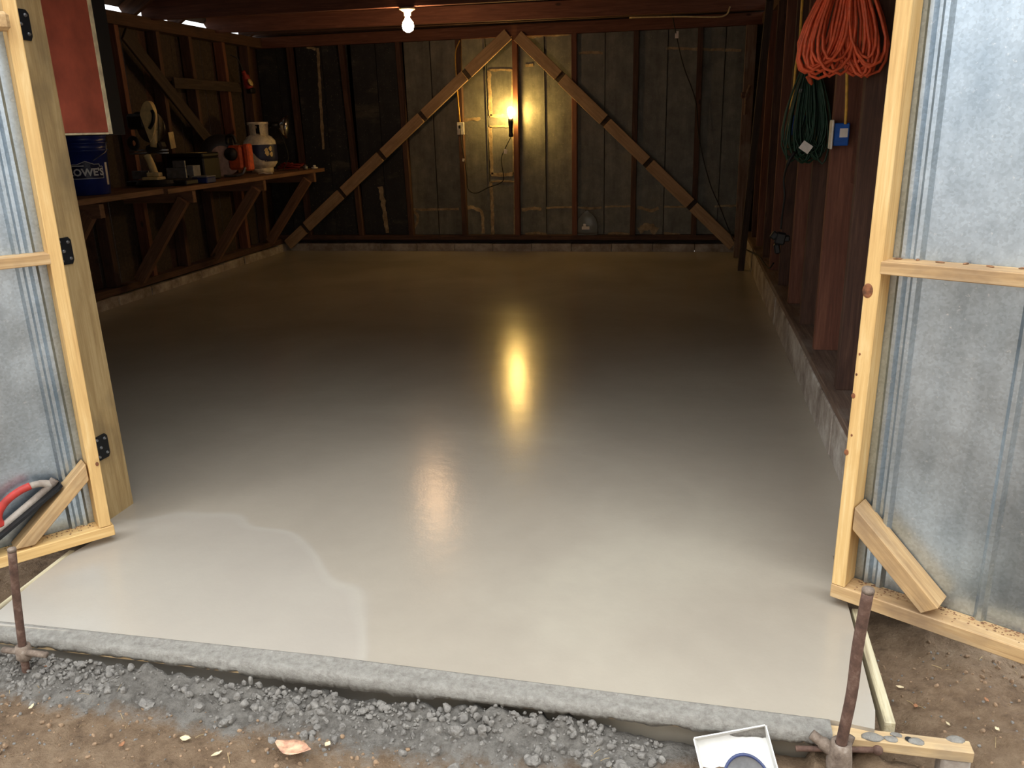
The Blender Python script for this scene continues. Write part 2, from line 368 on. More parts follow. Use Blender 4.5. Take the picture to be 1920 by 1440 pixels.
# mortar smears squeezed through the joints, each a ragged raised pad
def smear(pts, w, parent=wb, y=D+.030):
    bm = nb(); pts = spline(pts, 10); top = []; bot = []
    for i, p in enumerate(pts):
        t = (pts[min(i+1, len(pts)-1)]-pts[max(i-1, 0)]); t.normalize(); nn = V((-t.z, 0, t.x))
        w1 = 1.35*w*(.6+.9*abs(noise.noise(V((p.x*14, p.z*14, 2))))+.5*abs(noise.noise(V((p.x*50, p.z*50, 7))))); w2 = 1.35*w*(.5+1.2*abs(noise.noise(V((p.x*16, p.z*16, 9)))))
        top.append(bm.verts.new((p.x+nn.x*w1, y, p.z+nn.z*w1))); bot.append(bm.verts.new((p.x-nn.x*w2, y, p.z-nn.z*w2)))
    for i in range(len(pts)-1): bm.faces.new((top[i], top[i+1], bot[i+1], bot[i]))
    r = bmesh.ops.extrude_face_region(bm, geom=bm.faces[:])
    for e in r['geom']:
        if isinstance(e, bmesh.types.BMVert): e.co.y += .012
    return obj('mortar_smear', bm, 'mortar', parent)
def bp(u, v): p = at(u, v, 'y', D+.03); return (p.x, 0, p.z)
def sm(*uv, w=.012): smear([bp(*p) for p in uv], w)
for a, b in ((132, 217), (238, 327), (341, 440)):
    l = 914+(a-130)*.02
    sm((l+2, a), (l+25, a-1), (l+48, a), w=.008)
    sm((l+2, a), (l+4, (a+b)/2), (l+6, b), w=.014)
    sm((l+46, a+2), (l+46, (a+b)/2), (l+46, b), w=.006)
    if b < 400: sm((l+5, b), (l+25, b+2), (l+47, b-1), w=.016)
sm((772, 392), (800, 393), (860, 392), w=.010); sm((775, 394), (783, 410), (772, 438), w=.010); sm((875, 388), (890, 391), (903, 400), (906, 438), w=.014)
sm((978, 393), (1000, 391), (1015, 393), w=.012); sm((1024, 390), (1045, 389), (1072, 389), w=.008); sm((1082, 389), (1110, 391), (1128, 389), w=.010)
sm((1134, 388), (1160, 387), (1182, 387), w=.007); sm((1195, 388), (1220, 395), (1235, 390), w=.013); sm((1245, 388), (1270, 388), (1292, 388), w=.009); sm((1340, 387), (1370, 386), (1398, 386), w=.009)
sm((1198, 434), (1215, 425), (1232, 434), w=.03); sm((985, 440), (1005, 437), (1025, 440), w=.012); sm((1140, 439), (1160, 437), (1180, 440), w=.010); sm((1245, 438), (1275, 440), w=.01)
sm((595, 90), (598, 140), (600, 180), (606, 280), w=.012); sm((712, 350), (720, 395), (726, 437), w=.02); sm((575, 88), (592, 92), w=.012)
sm((980, 70), (1000, 68), (1068, 64), w=.012); sm((985, 124), (1000, 122), w=.012); sm((1085, 100), (1110, 98), (1130, 100), w=.010); sm((1250, 90), (1300, 92), (1390, 95), w=.010); sm((870, 225), (900, 222), w=.012)
# diagonal braces: dark board with pale blocks nailed along it
def diag(p0, p1, gaps, label_parent, w=.105):
    P0 = at(*p0, 'y', D-.05); P1 = at(*p1, 'y', D-.05); P0.y = P1.y = D-.044
    b = beam('diagonal_brace', P0, P1, w*.96, .03, 'old_dark', label_parent, up=(0, 1, 0))
    d = P1-P0; ts = [0.0]
    for gpx in gaps:
        q = at(*gpx, 'y', D-.05); ts.append((q-P0).dot(d)/d.length_squared)
    ts.append(1.0); g = .022/d.length
    for i in range(len(ts)-1):
        a = ts[i]+(g if i else -.004); c = ts[i+1]-(g if i < len(ts)-2 else -.004)
        A = P0+d*a; C = P0+d*c; A.y = C.y = D-.072
        beam('brace_block', A, C, w*random.uniform(.96, 1.06), .026, 'brace_board', b, up=(0, 1, 0))
diag((952, 66), (543, 457), [(875, 138), (793, 217), (718, 292), (643, 362), (572, 425)], wb)
diag((973, 69), (1373, 458), [(1049, 147), (1135, 228), (1215, 305), (1298, 383)], wb)

# ------------------------------------------------------------------ left wall
wl = boxobj('wall_left', (XL-.20, -.19, -.05), (XL-.17, D+.1, .01), 'old_dark'); tag(wl, 'dark left wall of vertical boards on exposed studs', 'wall', kind='structure')
y = -.19; k = 0
while y < D+.1:
    w = random.uniform(.17, .24); y2 = min(y+w, D+.12)
    boxobj('siding_board', (XL-.155, y, .0), (XL-.135, y2-random.choice((.001, .002, .004, .006)), 2.12), random.choice(('old_dark', 'old_brown', 'old_dark')), wl, .001); y = y2
y = -.1; 
while y < D:
    w = random.uniform(.36, .42); w = min(w, D-y)
    if w > .03: boxobj('footing_block', (XL-.14, y+.003, -.05), (XL+random.uniform(-.004, .004), y+w-.003, .072+random.uniform(-.008, .008)), 'old_concrete', wl, .006)
    y += w
beam('bottom_plate', (XL-.062, -.1, .108), (XL-.062, D-.03, .108), .10, .05, 'old_brown', wl)
beam('top_plate', (XL-.062, -.1, 2.05), (XL-.062, D-.05, 2.05), .10, .09, 'old_brown', wl)
for i, y in enumerate((.2, .8, 1.4, 2.0, 2.6, 3.15, 3.62, 4.1, 4.6, 5.15, 5.55)):
    beam('stud', (XL-.075, y, .133), (XL-.075, y+random.uniform(-.03, .03), 2.005), .048, .09, 'old_brown' if i % 3 else 'old_red', wl, up=(1, 0, 0))
P0 = at(232, 62, 'x', XL-.012); P1 = at(408, 285, 'x', XL-.012); beam('wall_brace', (XL-.012, P0.y, P0.z), (XL-.012, P1.y, P1.z), .11, .022, 'old_dark', wl, up=(1, 0, 0))
P0 = at(325, 155, 'x', XL-.01); P1 = at(450, 164, 'x', XL-.01); beam('wall_rail', (XL-.01, P0.y, P0.z), (XL-.01, P1.y, P1.z), .085, .022, 'old_dark', wl, up=(1, 0, 0))

# ------------------------------------------------------------------ right wall
wr = boxobj('wall_right', (XR+.20, -.19, -.05), (XR+.23, D+.1, .01), 'old_dark'); tag(wr, 'dark red-brown right wall of boards on exposed studs', 'wall', kind='structure')
y = -.19
while y < D+.1:
    w = random.uniform(.17, .24); y2 = min(y+w, D+.12)
    boxobj('siding_board', (XR+.155, y, .0), (XR+.175, y2-.002, 2.12), random.choice(('old_red', 'old_brown', 'old_brown')), wr, .001); y = y2
y = .0
while y < D:
    w = min(random.uniform(.5, .8), D-y)
    if w > .03: boxobj('footing_block', (XR+random.uniform(-.003, .003), y+.002, -.05), (XR+.16, y+w-.002, .168), 'old_concrete', wr, .006)
    y += w
beam('bottom_plate', (XR+.08, 0.0, .185), (XR+.08, D-.03, .185), .15, .03, 'gray_brown', wr)
beam('top_plate', (XR+.1, 0.0, 2.05), (XR+.1, D-.03, 2.05), .10, .09, 'old_brown', wr)
SY = (.42, .98, 1.58, 2.08, 2.6, 3.16, 3.74, 4.3, 4.9, 5.45)
for i, y in enumerate(SY):
    beam('stud', (XR+.095, y, .2), (XR+.095, y+random.uniform(-.02, .02), 2.005), .046, .115, ('old_red', 'old_brown')[i % 2], wr, up=(1, 0, 0))
# blocking boards set between the studs so the wall reads as solid boards
for y0, y1, z0, z1 in ((1.61, 2.05, .2, 1.02), (2.11, 2.57, .2, 1.05), (2.63, 3.13, .2, .98), (3.2, 3.7, .2, 1.3), (1.01, 1.55, .95, 1.9), (1.61, 2.05, 1.3, 1.98)):
    w = (y1-y0)/2
    for k in range(2): boxobj('lining_board', (XR+.125, y0+k*w+.004, z0), (XR+.145, y0+(k+1)*w-.004, z1+random.uniform(-.04, .04)), 'old_red', wr, .002)

# ------------------------------------------------------------------ front wall, jambs, roof
wf = boxobj('wall_front', (-2.52, -.19, -.05), (-.12, -.15, 2.2), 'gray_brown'); tag(wf, 'front wall around the wide garage doorway', 'wall', kind='structure')
boxobj('wall_panel', (2.345, -.19, -.05), (2.56, -.15, 2.2), 'gray_brown', wf)
jx = -.07
beam('door_jamb', (jx-.02, -.095, -.004), (jx-.02, -.105, 1.838), .04, .19, 'treated', wf, up=(0, 1, 0))
beam('door_jamb', (2.325, -.1, -.03), (2.325, -.1, 1.838), .04, .18, 'treated', wf, up=(0, 1, 0))
beam('door_header', (-.2, -.1, 1.95), (2.5, -.1, 1.95), .18, .22, 'treated', wf)
bm = nb(); prism(bm, [(-2.55, 2.05), (2.55, 2.05), (2.55, 2.18), (0, 3.685), (-2.55, 2.18)], -.03, 0, Matrix(((1, 0, 0, 0), (0, 0, 1, -.14), (0, 1, 0, 0), (0, 0, 0, 1))))
obj('gable_panel', bm, 'gray_brown', wf)
bm = nb(); prism(bm, [(-2.55, 2.14), (2.55, 2.14), (2.55, 2.18), (0, 3.685), (-2.55, 2.18)], -.03, 0, Matrix(((1, 0, 0, 0), (0, 0, 1, D+.13), (0, 1, 0, 0), (0, 0, 0, 1))))
obj('gable_panel', bm, 'old_dark', wb)
ce = bm = nb()
for sgn in (-1, 1):
    prism(bm, [(sgn*2.54, 2.165), (0, 3.66), (0, 3.70), (sgn*2.54, 2.205)], -.35, D+.3, Matrix(((1, 0, 0, 0), (0, 0, 1, 0), (0, 1, 0, 0), (0, 0, 0, 1))))
ce = obj('ceiling', bm, 'roof_dark'); tag(ce, 'dark underside of the pitched garage roof above timber joists', 'roof', kind='structure')
for y in (.3, .9, 1.5, 2.1, 2.7, 3.3, 3.9, 4.5, 5.1, 5.7):
    for sgn in (-1, 1):
        a = V((sgn*2.50, y, 2.115)); b = V((0, y, 3.58)); beam('rafter', a, b, .045, .12, 'old_brown', ce)
for y, z in ((.9, 2.12), (1.95, 2.12), (3.0, 2.125)):
    beam('joist', (-2.45, y, z+.06), (2.45, y, z+.06), .045, .13, 'old_red', ce)
beam('joist', (-2.44, 4.05, 2.078+.075), (2.44, 4.05, 2.058+.075), .045, .15, 'old_red', ce)
beam('joist', (-2.44, 5.0, 2.075+.06), (2.44, 5.0, 2.035+.06), .045, .13, 'old_red', ce)
beam('joist', (-2.44, 5.55, 2.11+.06), (2.44, 5.55, 2.09+.06), .045, .13, 'old_brown', ce)

# ------------------------------------------------------------------ the two open doors
class Door:
    def __init__(s, name, p0, d, label):
        s.p = V((*p0, 0)); s.d = V((*d, 0)).normalized(); n = V((-s.d.y, s.d.x, 0))
        if (CAM-s.p).dot(n) > 0: n = -n
        s.n = n; s.root = bpy.data.objects.new(name, None); COL.objects.link(s.root); s.root.location = s.p; tag(s.root, label, 'door', kind='structure')
    def w(s, a, b, c=0): return s.p+s.d*a+s.n*c+V((0, 0, b))
    def uv(s, u, v, c=0):
        d = ray(u, v); q = s.w(0, 0, c); t = (q-CAM).dot(s.n)/d.dot(s.n); X = CAM+d*t-s.p; return X.dot(s.d), X.z
    def bar(s, name, a0, b0, a1, b1, w, mat, dep=.07, c0=0.0, cut=None): return beam(name, s.w(a0, b0, c0+dep/2), s.w(a1, b1, c0+dep/2), dep, w, mat, s.root, up=(-s.d*(b1-b0)+V((0, 0, 1))*(a1-a0)) if abs(a1-a0) > 1e-3 else s.d, cut=cut)
    def sheet(s, a0, a1, b0, b1, ribs, c=.071):
        prof = [(a0, 0)]
        for r, w, h in ribs: prof += [(r-w, 0), (r-w*.35, -h), (r+w*.35, -h), (r+w, 0)]
        prof += [(a1, 0)]; bm = nb(); n = len(prof)
        rows = [[bm.verts.new(s.w(a, b, c+h)) for a, h in prof] for b in (b0, b1)]
        for i in range(n-1): bm.faces.new((rows[0][i], rows[0][i+1], rows[1][i+1], rows[1][i]))
        r = bmesh.ops.extrude_face_region(bm, geom=bm.faces[:])
        for e in r['geom']:
            if isinstance(e, bmesh.types.BMVert): e.co += s.n*.0012
        return obj('metal_sheet', bm, 'galvanised', s.root, loc=s.w(a0, b0, c))
H2 = 1.82
d2 = Door('door_2', (2.188, -.287), (.385, -.23), 'open outward-swung door of galvanised sheet on pine frame beside orange cord')
L2 = 1.12
d2.bar('bottom_rail', 0, .043, L2, .043, .038, 'pine_dirty')
d2.bar('stile', .018, .063, .030, H2-.038, .034, 'pine'); d2.bar('stile', L2-.02, .063, L2-.01, H2-.038, .036, 'pine')
d2.bar('top_rail', .012, H2-.018, L2, H2-.018, .038, 'pine')
d2.bar('middle_rail', .036, .894, L2-.038, .894, .030, 'pine_dirty')
d2.bar('corner_brace', .040, .264, .240, .080, .046, 'pine_dirty', dep=.070, c0=-.003, cut=(-.021, .004))
d2.sheet(-.0, L2, .024, H2, [(.066, .012, .010), (.098, .013, .013), (.333, .014, .013), (.60, .014, .013), (.86, .014, .013), (1.05, .013, .013)])
d1 = Door('door_1', (.052, -.266), (-.2, -.236), 'open outward-swung door of galvanised sheet on pine frame beside red-handled float')
d1.bar('bottom_rail', -.004, .041, L2, .041, .034, 'pine')
d1.bar('stile', .020, .060, .006, H2-.038, .034, 'pine'); d1.bar('stile', L2-.02, .063, L2-.02, H2-.038, .036, 'pine')
d1.bar('top_rail', -.01, H2-.018, L2, H2-.018, .038, 'pine')
d1.bar('middle_rail', .026, .90, L2-.038, .90, .030, 'pine_dirty')
d1.bar('corner_brace', .040, .250, .242, .066, .040, 'pine_dirty', dep=.06, c0=.004, cut=(-.018, .020))
d1.sheet(.0, L2, .022, H2, [(.064, .013, .012), (.098, .012, .012), (.36, .014, .013), (.62, .014, .013), (.90, .013, .013)])
def knot(d, uv, r, c=-.0006):
    a, b = d.uv(*uv); q = d.w(a, b, c); bm = nb()
    R_ = Matrix((d.d, V((0, 0, 1)), -d.n)).transposed().to_4x4()
    lathe(bm, [(0, .0012), (r*.4, .0012), (r*.55, .0006), (r*.7, .0012), (r*.9, .0008), (r, 0)], 16, T(*q) @ R_ @ Matrix.Diagonal((.8, 1.15, 1, 1))); obj('knot', bm, 'knot_brown', d.root, smooth=True)
for uv, r in (((1627, 545), .015), ((1612, 664), .003), ((1600, 742), .006), ((1587, 848), .007), ((1606, 702), .003), ((1597, 816), .003)): knot(d2, uv, r)
knot(d1, (182, 870), .006)
def rail_lump(bm, q, r):
    P = [q+V(o)*r for o in ((1, 0, 0), (-1, .1, 0), (0, .8, 0), (.1, -.8, 0), (0, 0, .6), (0, 0, -.4))]; vs = [bm.verts.new(p) for p in P]
    for a, b in ((0, 2), (2, 1), (1, 3), (3, 0)): bm.faces.new((vs[a], vs[b], vs[4])); bm.faces.new((vs[b], vs[a], vs[5]))
for d_, a0, a1, nn in ((d2, .05, .5, 260), (d1, .04, .5, 200)):      # soil and crumbs lying on the bottom rails
    bm = nb()
    for i in range(nn):
        a = random.uniform(a0, a1); c = .07-abs(random.gauss(0, .022)); r = random.uniform(.0012, .004)
        if .004 < c < .068: q = d_.w(a, .0625 if d_ is d2 else .0585, c); rail_lump(bm, q, r)
    tag(obj('rail_dirt', bm, 'dirt_brown', d_.root), kind='stuff')
for k, a in enumerate((.06, .10, .15, .20, .25, .31)):
    q = d2.w(a, .9105, .045+.01*(k % 2)); bm = nb(); bmesh.ops.create_icosphere(bm, subdivisions=2, radius=.007, matrix=T(*q) @ Rz(k*1.3) @ Matrix.Diagonal((1.5, .6, .35, 1))); obj('dead_bud', bm, 'dirt_brown', d2.root, smooth=True)
bm = nb(); q = d1.w(.05, 1.515, -.012); bx(bm, (.06, .05, .045), T(*q) @ frame(d1.d, (0, 0, 1)).to_4x4(), .008); obj('latch_block', bm, 'pine_dirty', d1.root)
for z in (1.533, .895, .253):   # black strap hinges on the jamb
    bm = nb(); prism(bm, [(-.012, -.04), (.042, -.042), (.05, -.03), (.05, .03), (.04, .04), (-.012, .04)], 0, .004, T(jx+.001, -.124, z) @ Matrix(((0, 0, 1, 0), (1, 0, 0, 0), (0, 1, 0, 0), (0, 0, 0, 1))))
    prism(bm, [(-.075, -.03), (-.012, -.034), (-.012, .034), (-.075, .03)], 0, .004, T(jx+.001, -.124, z) @ Matrix(((0, 0, 1, 0), (1, 0, 0, 0), (0, 1, 0, 0), (0, 0, 0, 1))))
    tube(bm, [(jx+.008, -.2, z-.035), (jx+.008, -.2, z+.035)], .008, 10)
    h = obj('hinge', bm, 'black_metal', d1.root)
    for dy, dz in ((.035, .025), (.037, -.025), (.012, 0), (-.002, .03), (-.002, -.028)):
        bm = nb(); lathe(bm, [(0, .005), (.004, .004), (.0055, 0), (0, 0)], 10, T(jx+.005, -.124+dy, z+dz) @ Ry(math.pi/2)); obj('screw', bm, 'bolt', h)

# ------------------------------------------------------------------ form boards and stakes round the apron
fb = thing('form_board', (1.1, -.755, -.02), 'concrete-smeared timber form board along the front edge of the slab', 'board')
beam('board', (-.12, -.729, -.030), (2.392, -.772, -.021), .036, .026, 'form_wood', fb)
# ragged concrete crust over the board
bm = nb(); N = 320; rings = []
for i in range(N+1):
    x = -.1+2.22*i/N; t = x/2.3
    ye = -.7125 if x < .95 else -.7125-.035*(x-.95)/1.2; yb = -.749-.0172*(x+.12)
    j = lambda s_, a: a*noise.noise(V((x*22, s_, 0)))+.5*a*noise.noise(V((x*70, s_+3, 0)))
    drop = -.034+j(5, .007)-(.008 if .75 < x < 1.25 else 0)
    j2 = lambda s_, a: a*noise.noise(V((x*120, s_*7, 3)))+j(s_, a)
    pr = [(ye+.004, -.006), (ye, .0012), (ye-.004, .0016), (ye-.010, -.001), ((ye*2+yb)/3, -.002+j2(2, .002)), ((ye+2*yb)/3, -.003+j2(3, .0025)), (yb+.004, -.005+j2(4, .0025)), (yb-.0015+j2(6, .002), -.013), (yb-.003+j2(8, .003), -.025), (yb-.002+j2(7, .004), drop), (yb+.012, drop+.004)]
    rings.append([bm.verts.new((x, yy, zz)) for yy, zz in pr])
for a, b in zip(rings, rings[1:]):
    for k in range(len(a)-1): bm.faces.new((a[k], a[k+1], b[k+1], b[k]))
tag(obj('concrete_crust', bm, 'crust', fb, smooth=True), 'grey concrete crust smeared over the board')
bm = nb(); lathe(bm, [(0, .0005), (.008, .0005)], 14, T(2.272, -.771, -.0074)); obj('nail_hole', bm, 'black_rubber', fb)
for cx, r in ((2.20, .017), (2.235, .012), (2.285, .013), (2.365, .014), (2.25, .01)):
    bm = nb(); bmesh.ops.create_icosphere(bm, subdivisions=2, radius=r, matrix=T(cx, -.765+random.uniform(-.012, .012), -.008) @ Matrix.Diagonal((1.3, .8, .28, 1)))
    for v in bm.verts: v.co += V((1, 1, .3))*.003*noise.noise(v.co*80)
    obj('concrete_splash', bm, 'crust', fb, smooth=True)
o = beam('form_board', (2.256, -.29, -.027), (2.243, -.735, -.022), .022, .046, 'flecked'); tag(o, 'narrow paint-flecked timber strip along the slab side below the cord-side door', 'board')
o = beam('form_board', (-.055, -.33, -.025), (-.028, -.725, -.025), .018, .046, 'flecked'); tag(o, 'narrow timber strip along the slab side below the hinged-jamb door', 'board')
o = boxobj('support_block', (2.335, -.785, -.115), (2.392, -.745, -.034), 'old_concrete', None, .006); tag(o, 'small grey block propping the bare end of the front form board', 'block')
def stake(pts, r, label):
    o = thing('form_stake', pts[-1], label, 'stake', 'steel form stakes'); bm = nb(); tube(bm, spline(pts, 6), r, 14); obj('rod', bm, 'rust', o, smooth=True)
    bm = nb(); p = V(pts[0]); lathe(bm, [(0, .004), (r*.98, .003), (r*1.08, -.001), (r*1.02, -.006), (0, -.008)], 14, T(*p)); obj('struck_head', bm, 'rust_gray', o, smooth=True)
    return o
pL = [at(22, 1030, 'y', -.81), at(31, 1120, 'y', -.81), at(42, 1210, 'y', -.81)]; pL.append(pL[-1]+V((-.008, 0, -.09)))
sl = stake(pL, .0095, 'thin rusty steel stake driven in by the jamb-side corner of the slab')
pR = [at(1628, 1106, 'y', -.815), at(1608, 1215, 'y', -.815), at(1597, 1300, 'y', -.815), at(1577, 1395, 'y', -.815)]; pR.append(pR[-1]+V((-.004, 0, -.08)))
sr = stake(pR, .0112, 'thicker bent rusty steel stake with a cast collar by the bare board end')
b = V(pR[3])
bm = nb(); lathe(bm, [(.012, .018), (.020, .02), (.023, .0), (.026, -.03), (.024, -.055), (.012, -.06)], 16, T(b.x, b.y, b.z-.015)); obj('collar', bm, 'rust_gray', sr, smooth=True)
for sg, e in ((-1, (-.055, .02, .012)), (1, (.02, .02, .02))):
    bm = nb(); tube(bm, spline([b+V((0, 0, -.03)), b+V((e[0]*.6, e[1]*.6, -.012)), b+V(e)+V((0, 0, -.012))], 5), [.014]*6+[.011]*5, 10); obj('wing', bm, 'rust_gray', sr, smooth=True)
bm = nb(); tube(bm, [b+V((-.085, .012, -.034)), b+V((.078, .026, -.026))], .006, 10); bmesh.ops.create_icosphere(bm, subdivisions=2, radius=.011, matrix=T(b.x+.078, b.y+.026, b.z-.026)); obj('tightening_bar', bm, 'rust', sr, smooth=True)
b = V(pL[2]); bm = nb(); lathe(bm, [(.01, .012), (.017, .012), (.02, -.02), (.012, -.03)], 14, T(b.x, b.y, b.z-.012)); tube(bm, [b+V((-.06, 0, -.02)), b+V((.075, -.01, -.012))], .008, 8); obj('collar', bm, 'rust_gray', sl, smooth=True)

# ------------------------------------------------------------------ crumbs, clods, leaves, litter
ICO = {}
for k in (1, 2, 3):
    tb = nb(); bmesh.ops.create_icosphere(tb, subdivisions=k, radius=1.0); tb.verts.ensure_lookup_table()
    ICO[k] = ([v.co.copy() for v in tb.verts], [[v.index for v in f.verts] for f in tb.faces]); tb.free()
def lump(bm, c, r, sub=1):
    c = V(c); M = Euler((random.random()*6, random.random()*6, 0)).to_matrix() @ Matrix.Diagonal((r, r*random.uniform(.7, 1.1), r*random.uniform(.6, .9)))
    sd = V((random.random()*50, 0, 0)); vs = []
    for p in ICO[sub][0]: q = M @ p; vs.append(bm.verts.new(c+q*(1+.55*noise.noise((c+q)*(.9/r)+sd))))
    for f in ICO[sub][1]: bm.faces.new([vs[i] for i in f])
bm = nb()
for i in range(2600):
    x = random.uniform(-.05, 2.0)
    if 1.78 < x < 2.0: continue
    dens = .15+.85*max(0, noise.noise(V((x*2.4, 1, 0)))+.45)
    if random.random() > dens: continue
    y = -.775-abs(random.gauss(0, .055)); r = random.choice((.003, .003, .004, .005, .006, .009))*random.uniform(.8, 1.2)
    if y < -.9: r *= .6
    up = max(0, 1-(-.775-y)/.06)*random.uniform(0, .028)
    lump(bm, (x, y, gz(x, y)+r*.1+up*.35), r, 2 if r > .009 else 1)
for i in range(700):
    x = random.uniform(0.1, 3.0); y = random.uniform(-1.2, -.82) if x < 2.3 else random.uniform(-.8, -.3); r = random.uniform(.0015, .0045)
    if 1.78 < x < 2.1 and y > -1.0: continue
    lump(bm, (x, y, gz(x, y)+r*.2), r, 1)
bm2 = nb()
for i in range(1800):
    x, y = random.choice(((random.uniform(.0, 2.3), random.uniform(-1.25, -.88)), (random.uniform(.0, 1.2), random.uniform(-1.25, -.86)), (random.uniform(2.27, 3.0), random.uniform(-.85, -.25)), (random.uniform(-.5, -.08), random.uniform(-.9, -.35))))
    r = random.choice((.0015, .002, .002, .003, .004, .006))
    if 1.78 < x < 2.1 and -1.0 < y < -.75: continue
    lump(bm2, (x, y, gz(x, y)+r*.15), r, 2 if r > .0035 else 1)
tag(obj('soil_crumbs', bm2, 'soil_lump'), 'small brown crumbs and lumps of loose soil', 'soil crumbs', kind='stuff')
tag(obj('concrete_crumbs', bm, 'clod', smooth=False), 'grey crumbs of spilled wet concrete along the form board', 'concrete crumbs', kind='stuff')
for i in range(20):
    x = random.uniform(.15, 1.75); y = -.82-abs(random.gauss(0, .05)); r = random.uniform(.011, .017); bm = nb(); c = (x, y, gz(x, y)+r*.25); lump(bm, c, r, 3)
    for v in bm.verts: v.co += (v.co-V(c))*.25*noise.noise(v.co*160)
    tag(obj('concrete_clod', bm, 'clod', loc=c, smooth=False), 'rough grey clod of spilled concrete on the soil by the form board', 'clod', 'larger concrete clods')
def leaf(name, uv, ln, wd, rot, mat, label, group=None, curl=.25):
    p = at(*uv, 'z', -.085); p.z = gz(p.x, p.y)+(.020 if ln > .05 else .009); bm = nb(); R = []
    for i in range(9):
        t = i/8; w = wd*math.sin(math.pi*min(1, t*.93+.05))**1.1; z = curl*ln*(t-.5)**2
        R.append([bm.verts.new(((t-.5)*ln, w*s_/2, z+abs(s_)*w*.12+.002*noise.noise(V((t*6, s_*3, rot))))) for s_ in (-1, -.5, 0, .5, 1)])
    for a, b in zip(R, R[1:]):
        for k in range(4): bm.faces.new((a[k], a[k+1], b[k+1], b[k]))
    r = bmesh.ops.extrude_face_region(bm, geom=bm.faces[:])
    for e in r['geom']:
        if isinstance(e, bmesh.types.BMVert): e.co.z += .0008
    o = obj(name, bm, mat, smooth=True); o.location = p; o.rotation_euler = (random.uniform(-.1, .1), random.uniform(-.1, .1), rot); tag(o, label, 'leaf', group); return o
leaf('fallen_leaf', (552, 1419), .088, .050, -.12, 'leaf_pink', 'large pinkish-orange curled fallen leaf on the soil', curl=.5)
leaf('fallen_leaf', (407, 1417), .026, .011, 1.0, 'leaf_pale', 'narrow pale pointed dry leaf on the soil')
leaf('fallen_leaf', (349, 1393), .024, .018, .2, 'leaf_pale', 'small rounded pale dry leaf beside the narrow pointed one')
leaf('fallen_leaf', (615, 1399), .016, .014, 1.3, 'leaf_pale', 'tiny whitish dry leaf beside the large pinkish leaf')
LL = 'small brown dry leaf scattered on the bare soil'
for uv in ((95, 1270), (150, 1310), (60, 1330), (230, 1405), (1690, 1265), (1780, 1340), (1720, 1300), (1870, 1365), (1660, 1400), (1850, 1310)):
    leaf('dry_leaf', uv, random.uniform(.012, .022), random.uniform(.006, .011), random.uniform(0, 6), random.choice(('leaf_brown', 'leaf_brown', 'leaf_pale')), LL, 'small dry leaves on the soil')
bm = nb()
for i in range(70):
    x, y = random.choice(((random.uniform(.1, .9), random.uniform(-1.15, -.85)), (random.uniform(2.28, 2.8), random.uniform(-.75, -.3)), (random.uniform(1.6, 2.6), random.uniform(-.95, -.82))))
    a = random.random()*6.3; l = random.uniform(.01, .035); p = V((x, y, gz(x, y)+.004)); d = V((math.cos(a), math.sin(a), random.uniform(-.1, .15)))*l
    tube(bm, [p, p+d*.5+V((0, 0, .002)), p+d], random.uniform(.0003, .0007), 4)
tag(obj('straw_litter', bm, 'straw'), 'thin dry straw bits littering the soil', 'straw', kind='stuff')

# white tray with a blue-rimmed clear bowl, tipped on the soil
pc = at(1386, 1416, 'z', -.06); tr = thing('plastic_tray', pc, 'white square plastic tray with a dark blue oval hollow lying on soil', 'tray')
cA = at(1305, 1387, 'y', -.812); cB = at(1433, 1364, 'y', -.792); cC = at(1466, 1450, 'z', -.062)
tx = (cB-cA).normalized(); ty = cB-cC; ty -= tx*ty.dot(tx); ty.normalize(); tz = tx.cross(ty); sx_, sy_ = (cB-cA).length/2, .078
co_ = cA+tx*sx_-ty*sy_-tz*.026; MT = Matrix(((tx.x, ty.x, tz.x, co_.x), (tx.y, ty.y, tz.y, co_.y), (tx.z, ty.z, tz.z, co_.z), (0, 0, 0, 1)))
bm = nb()
bx(bm, (sx_*2, sy_*2, .003), MT @ T(0, 0, 0), 0)
for s_ in (1, -1): bx(bm, (sx_*2+.006, .0025, .030), MT @ T(0, s_*(sy_+.002), .013) @ Rx(-s_*.15))
for s_ in (1, -1): bx(bm, (.0025, sy_*2+.006, .030), MT @ T(s_*(sx_+.002), 0, .013) @ Ry(s_*.15))
obj('tray_body', bm, 'tray_white', tr)
bm = nb(); lathe(bm, [(.047, .0), (.047, .011), (.052, .012), (.053, .0)], 36, MT @ T(.010, -.022, .002) @ Matrix.Diagonal((.95, 1.15, 1, 1))); obj('hollow_rim', bm, 'tray_blue', tr, smooth=True)
bm = nb(); lathe(bm, [(0, .001), (.03, .001), (.047, .009)], 32, MT @ T(.010, -.022, .001) @ Matrix.Diagonal((.95, 1.15, 1, 1))); obj('hollow_floor', bm, 'gray_metal', tr, smooth=True)
bm = nb(); tube(bm, spline([MT @ V((.0, -.01, .006)), MT @ V((.025, -.012, .008)), MT @ V((.042, -.03, .007)), MT @ V((.04, -.05, .005))], 6), .0055, 8)
obj('clip', bm, 'white_paint', tr, smooth=True)

